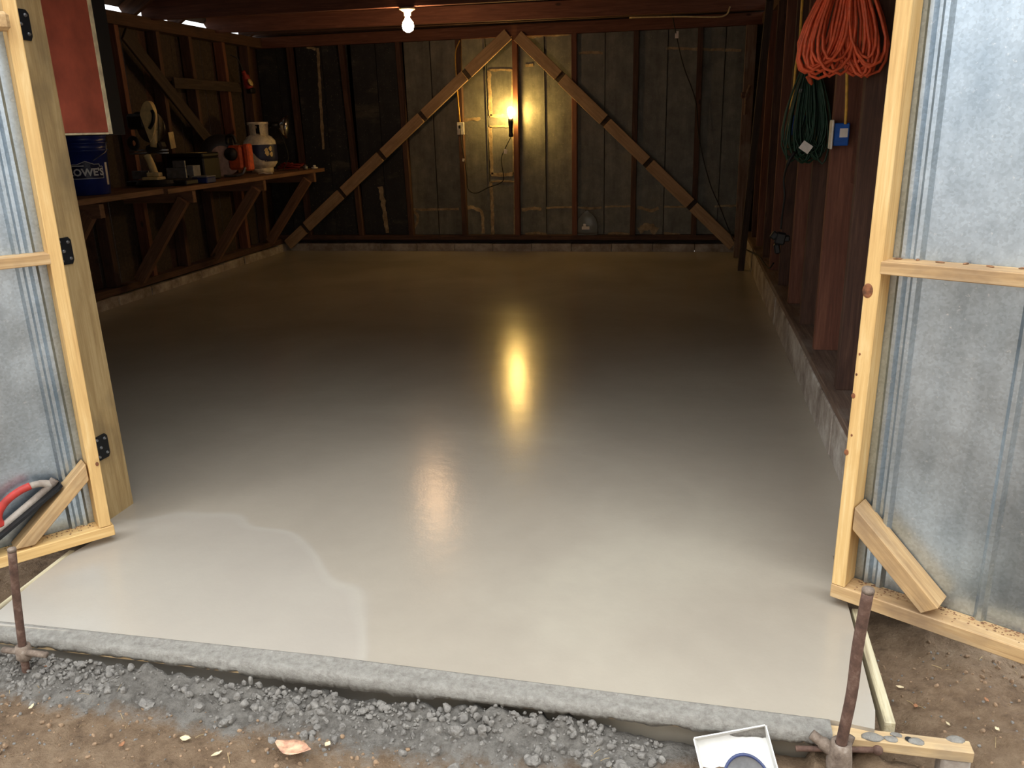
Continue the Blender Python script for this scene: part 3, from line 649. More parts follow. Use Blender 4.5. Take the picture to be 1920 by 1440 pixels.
# ------------------------------------------------------------------ hand float leaning on the brace of door_1
hi = d1.uv(112, 905, .02); lo = d1.uv(-75, 1062, .02)
A = d1.w(hi[0], hi[1], .035); B = d1.w(lo[0], lo[1], .035); ax = (B-A).normalized(); nup = ax.cross(d1.n); nup = nup if nup.z > 0 else -nup
fl = thing('concrete_float', A, 'hand float with a red arched handle leaning on the door corner brace', 'float')
LN = (B-A).length
def fp(t, h, c=0): return A+ax*t+nup*h+d1.n*c
bm = nb(); prism(bm, [(0, -.028), (.012, -.036), (LN, -.036), (LN, .036), (.012, .036), (0, .028)], -.010, -.002, Matrix(((ax.x, d1.n.x, nup.x, A.x), (ax.y, d1.n.y, nup.y, A.y), (ax.z, d1.n.z, nup.z, A.z), (0, 0, 0, 1)))); obj('float_blade', bm, 'black_metal', fl)
bm = nb(); tube(bm, spline([fp(.004, .012, 0), fp(.03, .006), fp(.12, .004), fp(LN*.7, .004), fp(LN-.01, .006)], 6), [.013]*5+[.011]*20, 10); obj('mounting_bar', bm, 'old_concrete', fl, smooth=True)
bm = nb(); tube(bm, spline([fp(.02, .006), fp(.035, .028), fp(.055, .042), fp(.075, .050)], 5), [.012, .012, .012, .012, .011, .011, .011, .010, .010, .010, .010, .010, .010, .010, .010, .010], 10); obj('front_bracket', bm, 'old_concrete', fl, smooth=True)
bm = nb(); tube(bm, spline([fp(.060, .045), fp(.09, .054), fp(.13, .056), fp(.165, .046), fp(.185, .028), fp(.19, .008)], 6), .0115, 12); obj('handle', bm, 'red_plastic', fl, smooth=True)

# ------------------------------------------------------------------ workbench along the left wall
wbn = thing('workbench', (-2.1, 3.4, 0), 'rough plank workbench on diagonal brackets along the dark side wall', 'workbench')
for k in range(3): beam('bench_plank', (-2.245+k*.18, .35, .842), (-2.245+k*.18, 3.02, .842), .176, .036, 'bench_wood', wbn)
for k in range(3): beam('bench_plank', (-2.245+k*.19, 3.03, .838), (-2.245+k*.19, 5.72, .838), .186, .034, 'bench_wood', wbn)
for y in (1.2, 2.3, 3.33, 4.42, 5.45):
    beam('bracket_arm', (-2.34, y, .777), (-1.76, y, .777), .045, .085, 'bench_wood', wbn)
    beam('diagonal_strut', (-1.82, y-.048, .76), (-2.29, y-.048, .16), .045, .085, 'bench_wood', wbn)

# wall cabinet with red-brown panel
ex = -.25; e0 = at(204, 250, 'x', ex).y; e1 = at(211, 250, 'x', ex).y; e2 = at(236, 250, 'x', ex-.02).y
cb = thing('wall_cabinet', (-.5, .0, 1.232), 'red-brown wall cabinet with a pale edge strip behind the hinged door jamb', 'cabinet')
boxobj('cabinet_side', (ex-.018, .004, 1.238), (ex, e0, 2.02), 'cabinet_red', cb, .001)
boxobj('cabinet_body', (-.8, .004, 1.236), (ex-.019, e0, 2.02), 'cabinet_black', cb)
boxobj('edge_strip', (-.8, e0+.0005, 1.232), (ex+.002, e1, 2.02), 'cabinet_edge', cb, .001)
boxobj('bottom_strip', (ex-.018, .004, 1.231), (ex+.001, e0, 1.2375), 'cabinet_edge', cb, .001)
boxobj('cabinet_door', (-.8, e1+.002, 1.228), (ex-.02, e2, 2.02), 'cabinet_black', cb)

# blue bucket with lettering
BC = V((-2.03, 2.56, .861)); bk = thing('bucket', BC, 'blue plastic bucket with white-outlined house logo lettering on the workbench', 'bucket')
def brad(z): return .128+.020*z/.36
bm = nb(); lathe(bm, [(0, .0), (.126, .0), (.128, .006), (brad(.27), .27), (brad(.27)+.008, .272), (brad(.28)+.008, .28), (brad(.28), .284), (brad(.315), .315), (brad(.315)+.008, .317), (brad(.32)+.008, .325), (brad(.33), .328), (brad(.36), .355), (brad(.36)+.006, .36), (brad(.36)+.004, .366), (brad(.36)-.004, .362), (brad(.03)-.005, .03), (0, .02)], 40, T(*BC)); obj('bucket_body', bm, 'bucket_blue', bk, smooth=True)
ang = math.atan2(CAM.y-BC.y, CAM.x-BC.x)+.02
def onb(u, z, off=.0015):   # u metres to the viewer's right around the bucket
    a = ang+u/brad(z); r = brad(z)+off; return BC+V((math.cos(a)*r, math.sin(a)*r, z))
def bent(name, me, z0, off, mat, u0=0):
    for v in me.vertices: q = onb(u0+v.co.x, z0+v.co.y, off+v.co.z); v.co = q
    return obj(name, me, mat, shield)
def grid_poly(outline, off, mat, name, par=None):
    bm = nb(); vs = [bm.verts.new((x, y, 0)) for x, y in outline]; f = bm.faces.new(vs); bmesh.ops.triangulate(bm, faces=[f]); bmesh.ops.subdivide_edges(bm, edges=bm.edges[:], cuts=5, use_grid_fill=True)
    for v in bm.verts: v.co = onb(v.co.x, v.co.y, off)
    return obj(name, bm, mat, par or bk)
house = [(-.105, .105), (.105, .105), (.105, .178), (.085, .178), (.085, .192), (.05, .192), (0, .212), (-.05, .192), (-.085, .192), (-.085, .178), (-.105, .178)]
shield = grid_poly(house, .0012, 'logo_navy', 'logo_shield')
bm = nb(); pth = []
for i in range(len(house)):
    a, b = house[i], house[(i+1) % len(house)]
    for k in range(6): t = k/6; pth.append(onb(a[0]+(b[0]-a[0])*t, a[1]+(b[1]-a[1])*t, .0016))
tube(bm, pth, .0022, 4, closed=True); obj('logo_outline', bm, 'logo_white', shield)
bent('logo_lettering', text_mesh("LOWE'S", .062, .0003, .0020), .142, .003, 'logo_white')
grid_poly([(-.08, .181), (-.01, .181), (-.01, .187), (-.08, .187)], .0022, 'logo_white', 'logo_bar', shield)
grid_poly([(.130, .06), (.156, .06), (.156, .2), (.130, .2)], .0014, 'paper', 'side_label')
bm = nb(); tube(bm, spline([onb(.05, .215, .004), onb(.10, .245, .01), onb(.15, .27, .012), onb(.165, .33, .01)], 6), .0025, 6); obj('bail_handle', bm, 'steel', bk, smooth=True)
for dx, dy, h, lb in ((-.03, -.02, .40, 'short'), (.06, .03, .43, 'taller')):
    bm = nb(); tube(bm, [BC+V((dx, dy, .03)), BC+V((dx*1.5, dy*1.3, h))], .014, 10); o = obj('red_tool', bm, 'dark_red', loc=BC+V((dx, dy, .03)), smooth=True); tag(o, lb+' red tool sticking up out of the blue bucket', 'tool', 'red tools in the bucket')

# mitre saw
MS = V((-2.08, 3.36, .856)); ms = thing('mitre_saw', MS, 'mitre saw with cream blade guard and arm on the workbench', 'saw')
def mp_(x, y, z): return MS+V((x, y, z))
bm = nb(); lathe(bm, [(0, 0), (.15, 0), (.155, .02), (.14, .045), (0, .048)], 32, T(*mp_(.02, 0, 0))); bx(bm, (.50, .16, .035), T(*mp_(.02, .05, .022)), .006); obj('saw_base', bm, 'tool_dark', ms)
bm = nb(); bx(bm, (.13, .1, .02), T(*mp_(.05, -.09, .06)), .004); bx(bm, (.1, .05, .03), T(*mp_(.04, -.06, .085)), .004); obj('table_insert', bm, 'cream', ms)
for sz_, po_ in (((.16, .015, .075), (.17, .02, .09)), ((.10, .015, .05), (.20, .02, .153)), ((.14, .015, .06), (-.13, .02, .08))):
    bm = nb(); bx(bm, sz_, T(*mp_(*po_)), .003); obj('fence', bm, 'gray_metal', ms)
bm = nb(); tube(bm, spline([mp_(.03, -.02, .06), mp_(-.0, -.0, .10), mp_(-.03, .02, .16), mp_(-.06, .03, .22)], 5), .026, 8); obj('tilt_arm', bm, 'cream', ms, smooth=True)
for dz in (0, .035):
    bm = nb(); tube(bm, [mp_(-.20, .03, .235+dz*.6), mp_(.12, .03, .235+dz*.6)], .008, 8); obj('slide_rail', bm, 'steel', ms, smooth=True)
bm = nb(); bx(bm, (.14, .08, .06), T(*mp_(.03, .02, .275)) @ Ry(-.3), .015); obj('pivot_head', bm, 'tool_dark', ms)
bm = nb(); tube(bm, [mp_(.04, -.02, .28), mp_(.065, -.02, .40)], .025, 10); obj('lower_guard', bm, 'cream', ms, smooth=True)
bm = nb(); prism(bm, [(.085*math.cos(a)*.72, .15*math.sin(a)) for a in [math.pi*(-.35+1.25*i/20) for i in range(21)]], -.02, .02, T(*mp_(.035, -.03, .45)) @ Ry(.2) @ Rx(math.pi/2)); obj('blade_guard', bm, 'cream', ms)
bm = nb(); lathe(bm, [(0, -.001), (.115, -.001), (.115, .001), (0, .001)], 40, T(*mp_(.03, -.005, .42)) @ Rx(math.pi/2)); obj('saw_blade', bm, 'steel', ms)
bm = nb(); lathe(bm, [(0, 0), (.055, 0), (.06, .02), (.06, .14), (.045, .16), (0, .16)], 24, T(*mp_(-.07, .0, .47)) @ Rx(-math.pi/2)); bx(bm, (.15, .10, .11), T(*mp_(-.08, .02, .46)), .02); obj('motor_housing', bm, 'black_plastic', ms)
bm = nb(); tube(bm, spline([mp_(.05, -.05, .41), mp_(.09, -.06, .45), mp_(.105, -.06, .50), mp_(.09, -.05, .53)], 5), .013, 8); obj('handle', bm, 'black_plastic', ms, smooth=True)
bm = nb(); lathe(bm, [(.02, 0), (.045, .004), (.052, .012), (.045, .02), (.02, .016)], 24, T(*mp_(-.07, -.08, .31)) @ Rx(math.pi/2)); obj('bevel_knob', bm, 'tool_dark', ms, smooth=True)
# grey stepped box and blue organiser beside the saw
p = at(335, 333, 'x', -2.02); gb = thing('junction_case', (p.x, p.y, .856), 'grey stepped metal case beside the mitre saw on the workbench', 'case')
bm = nb(); prism(bm, [(-.13, 0), (.10, 0), (.10, .13), (.02, .13), (-.03, .08), (-.13, .07)], -.05, .05, T(p.x, p.y+.1, .856) @ Rx(math.pi/2)); obj('case_body', bm, 'gray_box', gb)
boxobj('case_latch', (p.x+.02, p.y+.042, .90), (p.x+.06, p.y+.049, .915), 'black_metal', gb, .001)
bo = thing('parts_organiser', (-1.93, 3.78, .856), 'low blue plastic parts organiser at the workbench edge', 'organiser')
boxobj('organiser_tray', (-1.91, 3.56, .856), (-1.78, 3.69, .90), 'blue_plastic', bo, .006); boxobj('organiser_lid', (-1.912, 3.558, .901), (-1.778, 3.692, .91), 'gray_box', bo, .003)
# black case with yellow label
p = at(392, 325, 'x', -2.12); bc = thing('tool_case', (p.x, p.y, .856), 'black tool case with a yellowish label behind the orange cut-off saw', 'tool case')
p.y = 3.92; p.x = -2.14
boxobj('case_shell', (p.x-.2, p.y, .856), (p.x+.13, p.y+.25, 1.035), 'black_plastic', bc, .01); boxobj('case_lid', (p.x-.2, p.y, 1.036), (p.x+.13, p.y+.25, 1.07), 'black_plastic', bc, .008)
boxobj('label_patch', (p.x-.06, p.y+.03, 1.0701), (p.x+.08, p.y+.16, 1.073), 'cream', bc, .001)
p = at(348, 262, 'x', XL+.01); bm = nb(); bx(bm, (.006, .07, .13), T(XL-.0265, 4.1, p.z) @ Rx(.08)); o = obj('paper_tag', bm, 'cream', loc=(XL-.0265, 4.1, p.z)); tag(o, 'small cream card pinned to the dark boards above the workbench', 'card')
# orange cut-off saw
p = at(440, 330, 'x', -2.0); OS = V((p.x, p.y, .856)); os_ = thing('cutoff_saw', OS, 'orange cut-off saw with a worn round blade on the workbench', 'saw')
def q(x, y, z): return OS+V((x, y, z))
bm = nb(); lathe(bm, [(0, -.004), (.165, -.004), (.165, .004), (0, .004)], 40, T(*q(-.09, -.02, .17)) @ Rz(.55) @ Rx(math.pi/2) ); obj('cutting_disc', bm, 'blade', os_)
bm = nb(); lathe(bm, [(.09, -.025), (.182, -.025), (.185, 0), (.182, .025), (.09, .025)], 24, T(*q(-.09, -.01, .17)) @ Rz(.55) @ Rx(math.pi/2), math.pi*.15, math.pi*1.05); obj('disc_guard', bm, 'tool_dark', os_, smooth=True)
bm = nb(); bx(bm, (.13, .12, .20), T(*q(.04, .02, .16)), .018); obj('engine_body', bm, 'orange_body', os_)
bm = nb(); lathe(bm, [(0, 0), (.048, 0), (.052, .01), (.05, .05), (0, .055)], 24, T(*q(.03, -.042, .19)) @ Rx(math.pi/2)); obj('starter_cover', bm, 'tool_dark', os_, smooth=True)
bm = nb(); bx(bm, (.05, .09, .22), T(*q(.14, .02, .16)), .012); obj('fuel_tank', bm, 'orange', os_)
bm = nb(); tube(bm, spline([q(-.06, -.06, .012), q(.05, -.07, .014), q(.11, -.06, .03), q(.13, -.04, .08)], 5), .011, 8); obj('foot_bar', bm, 'gray_metal', os_, smooth=True)
bm = nb(); tube(bm, spline([q(-.03, .0, .27), q(-.02, 0, .33), q(.03, 0, .335), q(.05, 0, .27)], 5), .014, 8); obj('top_handle', bm, 'tool_dark', os_, smooth=True)
# propane cylinder
p = at(493, 322, 'x', -2.08); PT = V((p.x, p.y, .856)); pt = thing('propane_tank', PT, 'white propane cylinder with a dark blue label on the workbench', 'gas cylinder')
R = .148
bm = nb(); lathe(bm, [(.0, .022), (.07, .026), (.115, .05), (.14, .085), (R, .13), (R, .245), (.14, .285), (.11, .32), (.07, .34), (.02, .348), (0, .348)], 40, T(*PT)); obj('tank_shell', bm, 'white_paint', pt, smooth=True)
bm = nb(); lathe(bm, [(.095, 0), (.10, 0), (.10, .045), (.095, .045), (.095, 0)], 32, T(*PT)); obj('foot_ring', bm, 'white_paint', pt, smooth=True)
for a0, a1 in ((-2.2, -1.35), (-.95, .4), (.9, 2.6)):
    bm = nb(); lathe(bm, [(.085, .325), (.088, .325), (.09, .44), (.094, .445), (.086, .445), (.085, .325)], 14, T(*PT), a0, a1); obj('collar_guard', bm, 'white_paint', pt, smooth=True)
bm = nb(); lathe(bm, [(.09, .425), (.095, .425), (.095, .448), (.09, .448), (.09, .425)], 32, T(*PT)); obj('collar_rim', bm, 'white_paint', pt, smooth=True)
bm = nb(); lathe(bm, [(0, .345), (.022, .345), (.022, .39), (.012, .395), (.012, .415), (.03, .416), (.03, .435), (0, .436)], 16, T(*PT)); obj('valve', bm, 'black_metal', pt, smooth=True)
ca = math.atan2(CAM.y-PT.y, CAM.x-PT.x)
bm = nb(); rows = []
for j in range(9):
    z = .10+.15*j/8; a0 = ca-.75+1.0*(1-(j/8)**.55); rr = R+.0015 if z >= .13 else R+.0015-(.13-z)*.20
    rows.append([bm.verts.new(PT+V((math.cos(a)*rr, math.sin(a)*rr, z))) for a in [a0+(ca+1.5-a0)*i/20 for i in range(21)]])
for a, b in zip(rows, rows[1:]):
    for i in range(20): bm.faces.new((a[i], a[i+1], b[i+1], b[i]))
lbnd = obj('label_band', bm, 'label_blue', pt, smooth=True)
for da, z, w in ((.34, .20, .03), (.38, .175, .034), (.62, .215, .03), (.66, .165, .03)):
    bm = nb(); pp = []
    for k in range(10): pp.append((da+w/R*.5*math.cos(k*.628)*(1+.3*(k % 2)), z+w*.55*math.sin(k*.628)*(1+.25*(k % 3))))
    bm.faces.new([bm.verts.new(PT+V((math.cos(ca+a)*(R+.003), math.sin(ca+a)*(R+.003), zz))) for a, zz in pp]); obj('label_print', bm, 'cream', lbnd)
# clamp lamp with aluminium reflector clipped behind the tank
p = at(533, 237, 'y', PT.y+.12); cl = thing('clamp_lamp', p, 'clamp work lamp with shiny aluminium dish reflector beside the propane cylinder', 'lamp')
M = T(*p) @ Rz(.35) @ Ry(math.pi/2+.15)
bm = nb(); lathe(bm, [(.03, -.05), (.036, -.045), (.05, -.03), (.085, .0), (.105, .03), (.107, .03), (.088, -.003), (.052, -.034), (.036, -.05), (.03, -.05)], 36, M @ Ry(0)); obj('reflector', bm, 'alu', cl, smooth=True)
bm = nb(); lathe(bm, [(0, -.13), (.02, -.13), (.024, -.1), (.03, -.05), (0, -.048)], 16, M); obj('socket', bm, 'black_plastic', cl, smooth=True)
e = M @ V((0, 0, -.10)); bm = nb(); tube(bm, spline([e, e+V((-.04, -.02, -.03)), V((PT.x+.08, PT.y+.05, PT.z+.43))], 5), .012, 8); obj('clamp', bm, 'black_metal', cl, smooth=True)
bm = nb(); tube(bm, spline([e, e+V((.03, .08, -.1)), V((e.x+.06, e.y+.12, .99)), V((e.x+.02, e.y+.05, .862))], 6), .004, 6); obj('lamp_cord', bm, 'black_rubber', cl, smooth=True)
# red cable pile, jar, white knob
p = at(545, 318, 'x', -1.93); bm = nb(); pts = []
for i in range(90):
    a = i*.47; r = .05+.035*math.sin(i*.21); pts.append(V((p.x+math.cos(a)*r*1.6, p.y+math.sin(a)*r, .865+.0006*i+.012*abs(math.sin(i*.9)))))
tube(bm, pts, .006, 6); o = obj('jumper_cable', bm, 'dark_red', loc=(p.x, p.y, .86), smooth=True); tag(o, 'dark red cable heaped on the workbench beside the propane cylinder', 'cable')
p = at(573, 318, 'x', -1.84); jr = thing('glass_jar', (p.x, p.y, .856), 'tiny glass jar with metal lid at the far end of the workbench', 'jar')
bm = nb(); lathe(bm, [(0, 0), (.022, 0), (.024, .006), (.024, .03), (.018, .036), (0, .037)], 20, T(p.x, p.y, .856)); obj('jar_body', bm, 'gray_metal', jr, smooth=True)
bm = nb(); lathe(bm, [(0, .037), (.02, .037), (.02, .048), (0, .049)], 20, T(p.x, p.y, .856)); obj('lid', bm, 'alu', jr, smooth=True)
p = at(590, 318, 'x', -1.82); bm = nb(); lathe(bm, [(0, 0), (.032, 0), (.034, .012), (.014, .016), (.016, .03), (0, .034)], 12, T(p.x, p.y, .856)); o = obj('white_disc', bm, 'white_plastic', loc=(p.x, p.y, .856), smooth=True); tag(o, 'small white plastic disc next to the tiny glass jar', 'disc')
p = at(497, 327, 'x', -1.86); bm = nb(); tube(bm, spline([(p.x-.06, p.y, .865), (p.x-.02, p.y, .872), (p.x+.02, p.y+.01, .864), (p.x+.07, p.y, .87)], 5), .008, 8); o = obj('rag_strip', bm, 'white_paint', loc=(p.x, p.y, .857), smooth=True); tag(o, 'short pale twisted rag in front of the propane cylinder', 'rag')
# red glove-like work light hanging on the left wall
p = at(463, 155, 'x', XL+.06); hl = thing('hanging_lantern', p, 'small red hand lamp hanging on the dark side wall', 'lamp')
bm = nb(); tube(bm, spline([V(p)+V((0, -.05, .10)), V(p)+V((0, 0, .03)), V(p)+V((.0, .03, -.04))], 6), [.02]*4+[.035]*5+[.04]*4, 12); obj('lamp_body', bm, 'red_glove', hl, smooth=True)
bm = nb(); lathe(bm, [(0, 0), (.034, 0), (.036, .01), (0, .012)], 20, T(p.x+.035, p.y-.01, p.z) @ Ry(1.2)); obj('lens', bm, 'cream', hl, smooth=True)
bm = nb(); tube(bm, spline([V(p)+V((0, -.05, .10)), V(p)+V((-.02, -.08, .2)), V((XL-.01, p.y-.12, p.z+.24))], 5), .006, 6); obj('hook', bm, 'black_metal', hl)
bm = nb(); bx(bm, (.06, .09, .05), T(p.x, p.y+.06, p.z-.07), .01); obj('lamp_foot', bm, 'black_metal', hl)

# ------------------------------------------------------------------ lamps
p = at(765, 46, 'y', 4.05); z0 = 2.068-.005
lp = thing('ceiling_bulb', (p.x, 4.05, z0), 'glowing bare bulb in a porcelain holder under the ceiling joist', 'lamp')
bm = nb(); lathe(bm, [(0, -.001), (.058, -.001), (.06, -.01), (.045, -.018), (.028, -.03), (.024, -.055), (.0, -.055)], 28, T(p.x, 4.05, z0)); obj('porcelain_holder', bm, 'porcelain', lp, smooth=True)
bm = nb(); lathe(bm, [(.0, -.055), (.014, -.055), (.018, -.07), (.038, -.098), (.044, -.125), (.036, -.152), (.016, -.166), (0, -.169)], 28, T(p.x, 4.05, z0)); obj('light_bulb', bm, 'bulb_ceiling', lp, smooth=True)
p = at(957, 208, 'y', D-.10); zb = p.z
lw = thing('drop_light', (p.x, D-.10, zb-.2), 'black handheld lamp socket with a glowing bulb fixed to the back wall stud', 'lamp')
bm = nb(); lathe(bm, [(0, .04), (.012, .038), (.026, .022), (.031, 0), (.027, -.024), (.014, -.052), (.013, -.065), (0, -.065)], 28, T(p.x, D-.10, zb)); obj('light_bulb', bm, 'bulb_wall', lw, smooth=True)
bm = nb(); lathe(bm, [(0, -.066), (.024, -.068), (.026, -.1), (.02, -.15), (.018, -.2), (.022, -.21), (.022, -.235), (0, -.24)], 20, T(p.x, D-.10, zb)); obj('socket_handle', bm, 'black_plastic', lw, smooth=True)
def bpt(u, v, y=D-.05): return at(u, v, 'y', y)
pts = [V((p.x, D-.10, zb-.235))]+[bpt(*uv) for uv in ((945, 283), (940, 300), (944, 330), (940, 342), (915, 352), (893, 362), (878, 355), (875, 330), (871, 300), (866, 270), (863, 242))]
bm = nb(); tube(bm, spline(pts, 8), .0045, 6); obj('power_cord', bm, 'black_rubber', lw, smooth=True)
for uv, s_ in (((948, 284), .022), ((869, 300), .014)):
    c = bpt(*uv, D-.06); bm = nb(); bx(bm, (s_*1.5, .002, s_*2), T(*c) @ Ry(.2)); obj('cord_tag', bm, 'paper', lw)
c = bpt(864, 241, D-.035); ot = thing('wall_outlet', c, 'white electrical outlet plate with a cable on the back wall stud', 'outlet')
boxobj('cover_plate', (c.x-.035, D-.046, c.z-.058), (c.x+.035, D-.034, c.z+.058), 'white_plastic', ot, .003)
boxobj('plug', (c.x-.014, D-.07, c.z+.0), (c.x+.01, D-.047, c.z+.03), 'black_plastic', ot, .004)
bm = nb(); tube(bm, spline([(c.x-.004, D-.04, c.z+.058), bpt(860, 200, D-.04), bpt(856, 150, D-.04), bpt(854, 100, D-.04), bpt(862, 76, D-.04)], 6), .006, 8); obj('feed_cable', bm, 'yellow_cable', ot, smooth=True)

# clear jug standing on the back bottom plate
c = bpt(1099, 441, D-.075); jg = thing('plastic_jug', (c.x, D, .164), 'clear domed plastic jug with a white label below the back wall sheets', 'jug')
bm = nb(); lathe(bm, [(0, 0), (.105, 0), (.11, .01), (.108, .10), (.09, .17), (.05, .215), (.02, .235), (.02, .25), (.017, .25), (.017, .233), (.047, .212), (.087, .167), (.105, .1), (.105, .013), (0, .005)], 32, T(c.x, D-.115, .001)); 
for v in bm.verts: v.co.y = D-.0+(v.co.y-(D-.115))*.26; v.co.z = .164+(v.co.z-.001)*.95
obj('jug_body', bm, 'clear_plastic', jg, smooth=True)
bm = nb(); bx(bm, (.075, .001, .03), T(c.x-.01, D-.031, .235)); bx(bm, (.025, .001, .05), T(c.x-.02, D-.0315, .25)); obj('label', bm, 'paper', jg)

# cable hanging from the rafters, crossing to the floor by the right footing
pts = [at(1254, -25, 'y', 5.35), at(1257, 5, 'y', 5.4), at(1268, 66, 'y', 5.6), at(1282, 125, 'y', 5.7), at(1304, 188, 'y', D-.08), at(1311, 260, 'y', D-.08), at(1330, 340, 'y', D-.09), at(1352, 393, 'y', D-.12), at(1376, 452, 'y', D-.13), at(1395, 466, 'y', 5.4), at(1420, 478, 'x', 2.3)]
e = at(1440, 502, 'x', 2.34); pts.append(e); pts.append(e+V((.02, -.12, .05)))
hc = thing('hanging_cable', pts[0], 'thin black cable hanging from the joist across the back wall', 'cable'); bm = nb(); tube(bm, spline(pts, 8), .005, 6); obj('cable', bm, 'black_rubber', hc, smooth=True)
for uv, yy, s_ in (((1269, 65), 5.59, .025), ((1397, 465), 5.35, .018)):
    c = at(*uv, 'y', yy); bm = nb(); bx(bm, (s_*1.2, .004, s_*2.3 if yy > 5.4 else s_*1.2), T(*c) @ Rx(.1)); obj('cable_tag', bm, 'paper', hc)
c0 = at(1362, 30, 'y', 5.3); bm = nb(); tube(bm, spline([at(1180, 33, 'y', 4.92), at(1270, 31, 'y', 4.92), at(1340, 32, 'y', 4.92), at(1362, 27, 'y', 4.92), at(1369, 12, 'y', 4.92)], 6), .006, 6); o = obj('loose_wire', bm, 'cream', loc=c0, smooth=True); tag(o, 'pale loose wire with an upturned end along a ceiling joist', 'wire')

# planks and odds leaning in the right back corner
def lean(p0, p1, w, t, mat, label, yy):
    a = at(*p0, 'y', yy); b = at(*p1, 'y', yy); o = beam('leaning_plank', a, b, w, t, mat, up=(0, 1, 0)); tag(o, label, 'plank'); return o
a = V((2.29, 5.52, .003)); b = V((2.30, 5.6, 1.98)); o = beam('leaning_plank', a, b, .09, .03, 'gray_brown', up=(0, 1, 0)); tag(o, 'tall weathered plank upright in the corner beside the diagonal brace', 'plank')
a = V((2.27, 4.85, .004)); b = V((2.318, 4.2, 2.0)); o = beam('leaning_plank', a, b, .05, .06, 'old_dark', up=(0, 1, 0)); tag(o, 'long dark pole-like plank leaning against the cord-side wall', 'plank')
c = at(1398, 190, 'y', 5.44); hm = thing('hanging_tool', c, 'rusty hatchet-like tool hanging in the back corner by the weathered plank', 'tool')
bm = nb(); tube(bm, [c+V((.0, 0, -.11)), c+V((0, 0, .05)), c+V((.03, 0, .13))], .012, 8); obj('tool_handle', bm, 'gray_brown', hm); bm = nb(); bx(bm, (.07, .015, .05), T(c.x-.005, c.y, c.z+.05), .004); obj('tool_head', bm, 'rust', hm)

# ------------------------------------------------------------------ cords and boxes on the right wall
def coil(name, c, sx, top, bot, n, r, mat, label, seed, lobes):
    random.seed(seed); root = thing(name, V(c), label, 'extension cord'); c = V(c)
    hook = V((c.x+.0, c.y+.0, top)); pts = []
    for i in range(n):
        lx = lobes[i % len(lobes)]+random.uniform(-.25, .25)*sx; w = sx*random.uniform(.22, .5); bz = bot+random.uniform(0, .16)*(top-bot); dy = random.uniform(-.028, .028)
        m = 18
        for k in range(m):
            t = k/m; a = 2*math.pi*t - math.pi/2*0
            # teardrop: from the hook down one side, round the bottom, up the other side
            s_ = math.sin(2*math.pi*t); h = (1-math.cos(2*math.pi*t))/2
            x = hook.x+(lx)*h**.8+w*s_*(h**.75)*1.15; z = top-(top-bz)*h
            pts.append(V((x+random.uniform(-.002, .002), c.y+dy*(.3+h)+.008*math.sin(t*7+i), z)))
    bm = nb(); tube(bm, pts, r, 6); obj('coiled_cord', bm, mat, root, smooth=True); return root, hook
oc, hk = coil('orange_extension_cord', at(1580, 70, 'y', .90), .185, 1.74, at(1560, 146, 'y', .9).z, 36, .0056, 'orange', 'thick coil of orange extension cord hanging on the studs', 3, (-.075, -.055, .04, .065, -.065, .055))
bm = nb(); tube(bm, [hk+V((0, .05, .02)), hk+V((0, -.02, .012))], .006, 8); obj('nail', bm, 'steel', oc)
gp = at(1510, 230, 'y', 1.90)
gc, hk = coil('green_extension_cord', gp, .15, 1.53, 1.01, 40, .0042, 'green_cord', 'coil of dark green extension cord with white tag hanging on the studs', 5, (-.035, -.015, .0, .03, .05))
for uv, w, h, rt in (((1511, 276), .05, .04, .6),):
    q_ = at(*uv, 'y', 1.84); bm = nb(); bx(bm, (w, .002, h), T(*q_) @ Ry(rt)); obj('tag', bm, 'paper', gc)
q_ = at(1499, 170, 'y', 1.84); bm = nb()
for k in range(2): bx(bm, (.004, .003, .016), T(q_.x+.008*k, q_.y, q_.z) @ Ry(.3))
obj('plug_pins', bm, 'steel', gc)
bm = nb(); lathe(bm, [(0, 0), (.01, 0), (.011, .03), (.006, .045), (0, .046)], 12, T(*at(1514, 142, 'y', 1.84)) @ Ry(2.6)); obj('cord_end', bm, 'orange', gc, smooth=True)
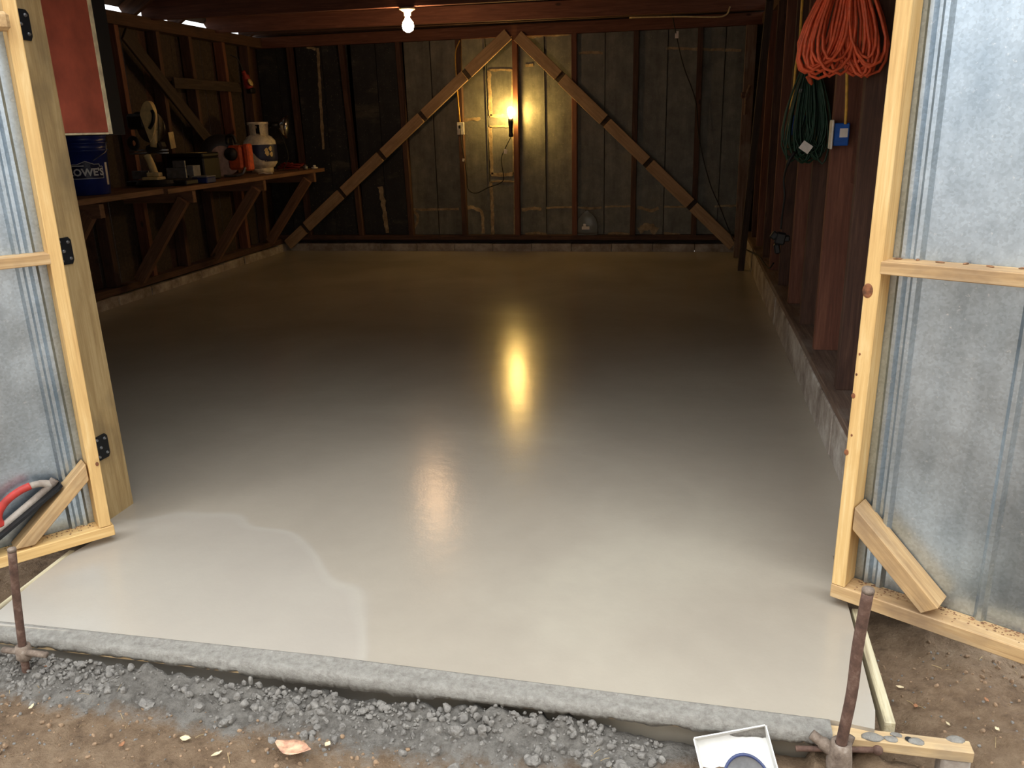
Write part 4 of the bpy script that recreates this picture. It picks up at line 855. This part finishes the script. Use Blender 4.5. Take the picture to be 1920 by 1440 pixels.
# green cord end going down to the black plug cluster
pts = [at(1490, 285, 'y', 1.86), at(1478, 305, 'y', 1.86), at(1470, 335, 'y', 1.9), at(1471, 370, 'y', 1.9), at(1466, 410, 'y', 1.95), at(1464, 430, 'y', 1.95)]
pc_ = thing('black_power_cord', pts[0], 'black cord with a clustered plug tap dangling below the green coil', 'cord'); bm = nb(); tube(bm, spline(pts, 6), [.008]*8+[.005]*23, 8); obj('cord', bm, 'black_rubber', pc_, smooth=True)
c = at(1463, 447, 'y', 1.95); bm = nb(); bx(bm, (.05, .04, .06), T(*c) @ Ry(.2), .008); bx(bm, (.03, .03, .04), T(c.x-.03, c.y, c.z+.015) @ Ry(.6), .006); bx(bm, (.028, .03, .05), T(c.x-.012, c.y, c.z-.05) @ Ry(-.2), .006); bx(bm, (.03, .03, .03), T(c.x+.03, c.y, c.z+.0), .006); obj('plug_tap', bm, 'black_plastic', pc_)
# blue electrical boxes
def ebox(c, label, sticker):
    o = thing('electrical_box', c, label, 'outlet box', 'blue outlet boxes'); c = V(c)
    bm = nb(); bx(bm, (.062, .055, .092), T(*c), .004); obj('box_body', bm, 'blue_box', o)
    bm = nb(); bx(bm, (.008, .075, .118), T(c.x-.037, c.y, c.z) @ Rz(.0), .003); obj('cover_plate', bm, 'white_plastic', o)
    if sticker:
        bm = nb(); bx(bm, (.032, .001, .036), T(c.x+.008, c.y-.0283, c.z+.006)); obj('sticker', bm, 'paper', o)
yb_ = 1.58-.052; c = at(1578, 252, 'y', yb_-.028); ebox((c.x, yb_, c.z), 'blue electrical box with white cover and sticker below the orange coil', True)
yb_ = 2.08-.052; c = at(1478, 235, 'y', yb_-.028); ebox((max(c.x, 2.30), yb_, c.z), 'blue electrical box half hidden behind the green cord coil', False)
# yellow cables stapled down the studs
def ycable(pts, label):
    bm = nb(); tube(bm, spline(pts, 6), .006, 8); o = obj('yellow_cable', bm, 'yellow_cable', loc=pts[-1], smooth=True); tag(o, label, 'cable', 'yellow cables on the wall')
ycable([at(1506, -20, 'y', 2.03), at(1503, 20, 'y', 2.03), at(1499, 80, 'y', 2.03), at(1492, 125, 'y', 2.03), at(1488, 170, 'y', 2.03), at(1482, 205, 'y', 2.03)], 'yellow cable running down the stud into the green coil')
ycable([at(1588, 100, 'y', 1.50), at(1588, 150, 'y', 1.50), at(1587, 200, 'y', 1.50), at(1585, 233, 'y', 1.50)], 'short yellow cable dropping from the orange coil to the blue box')
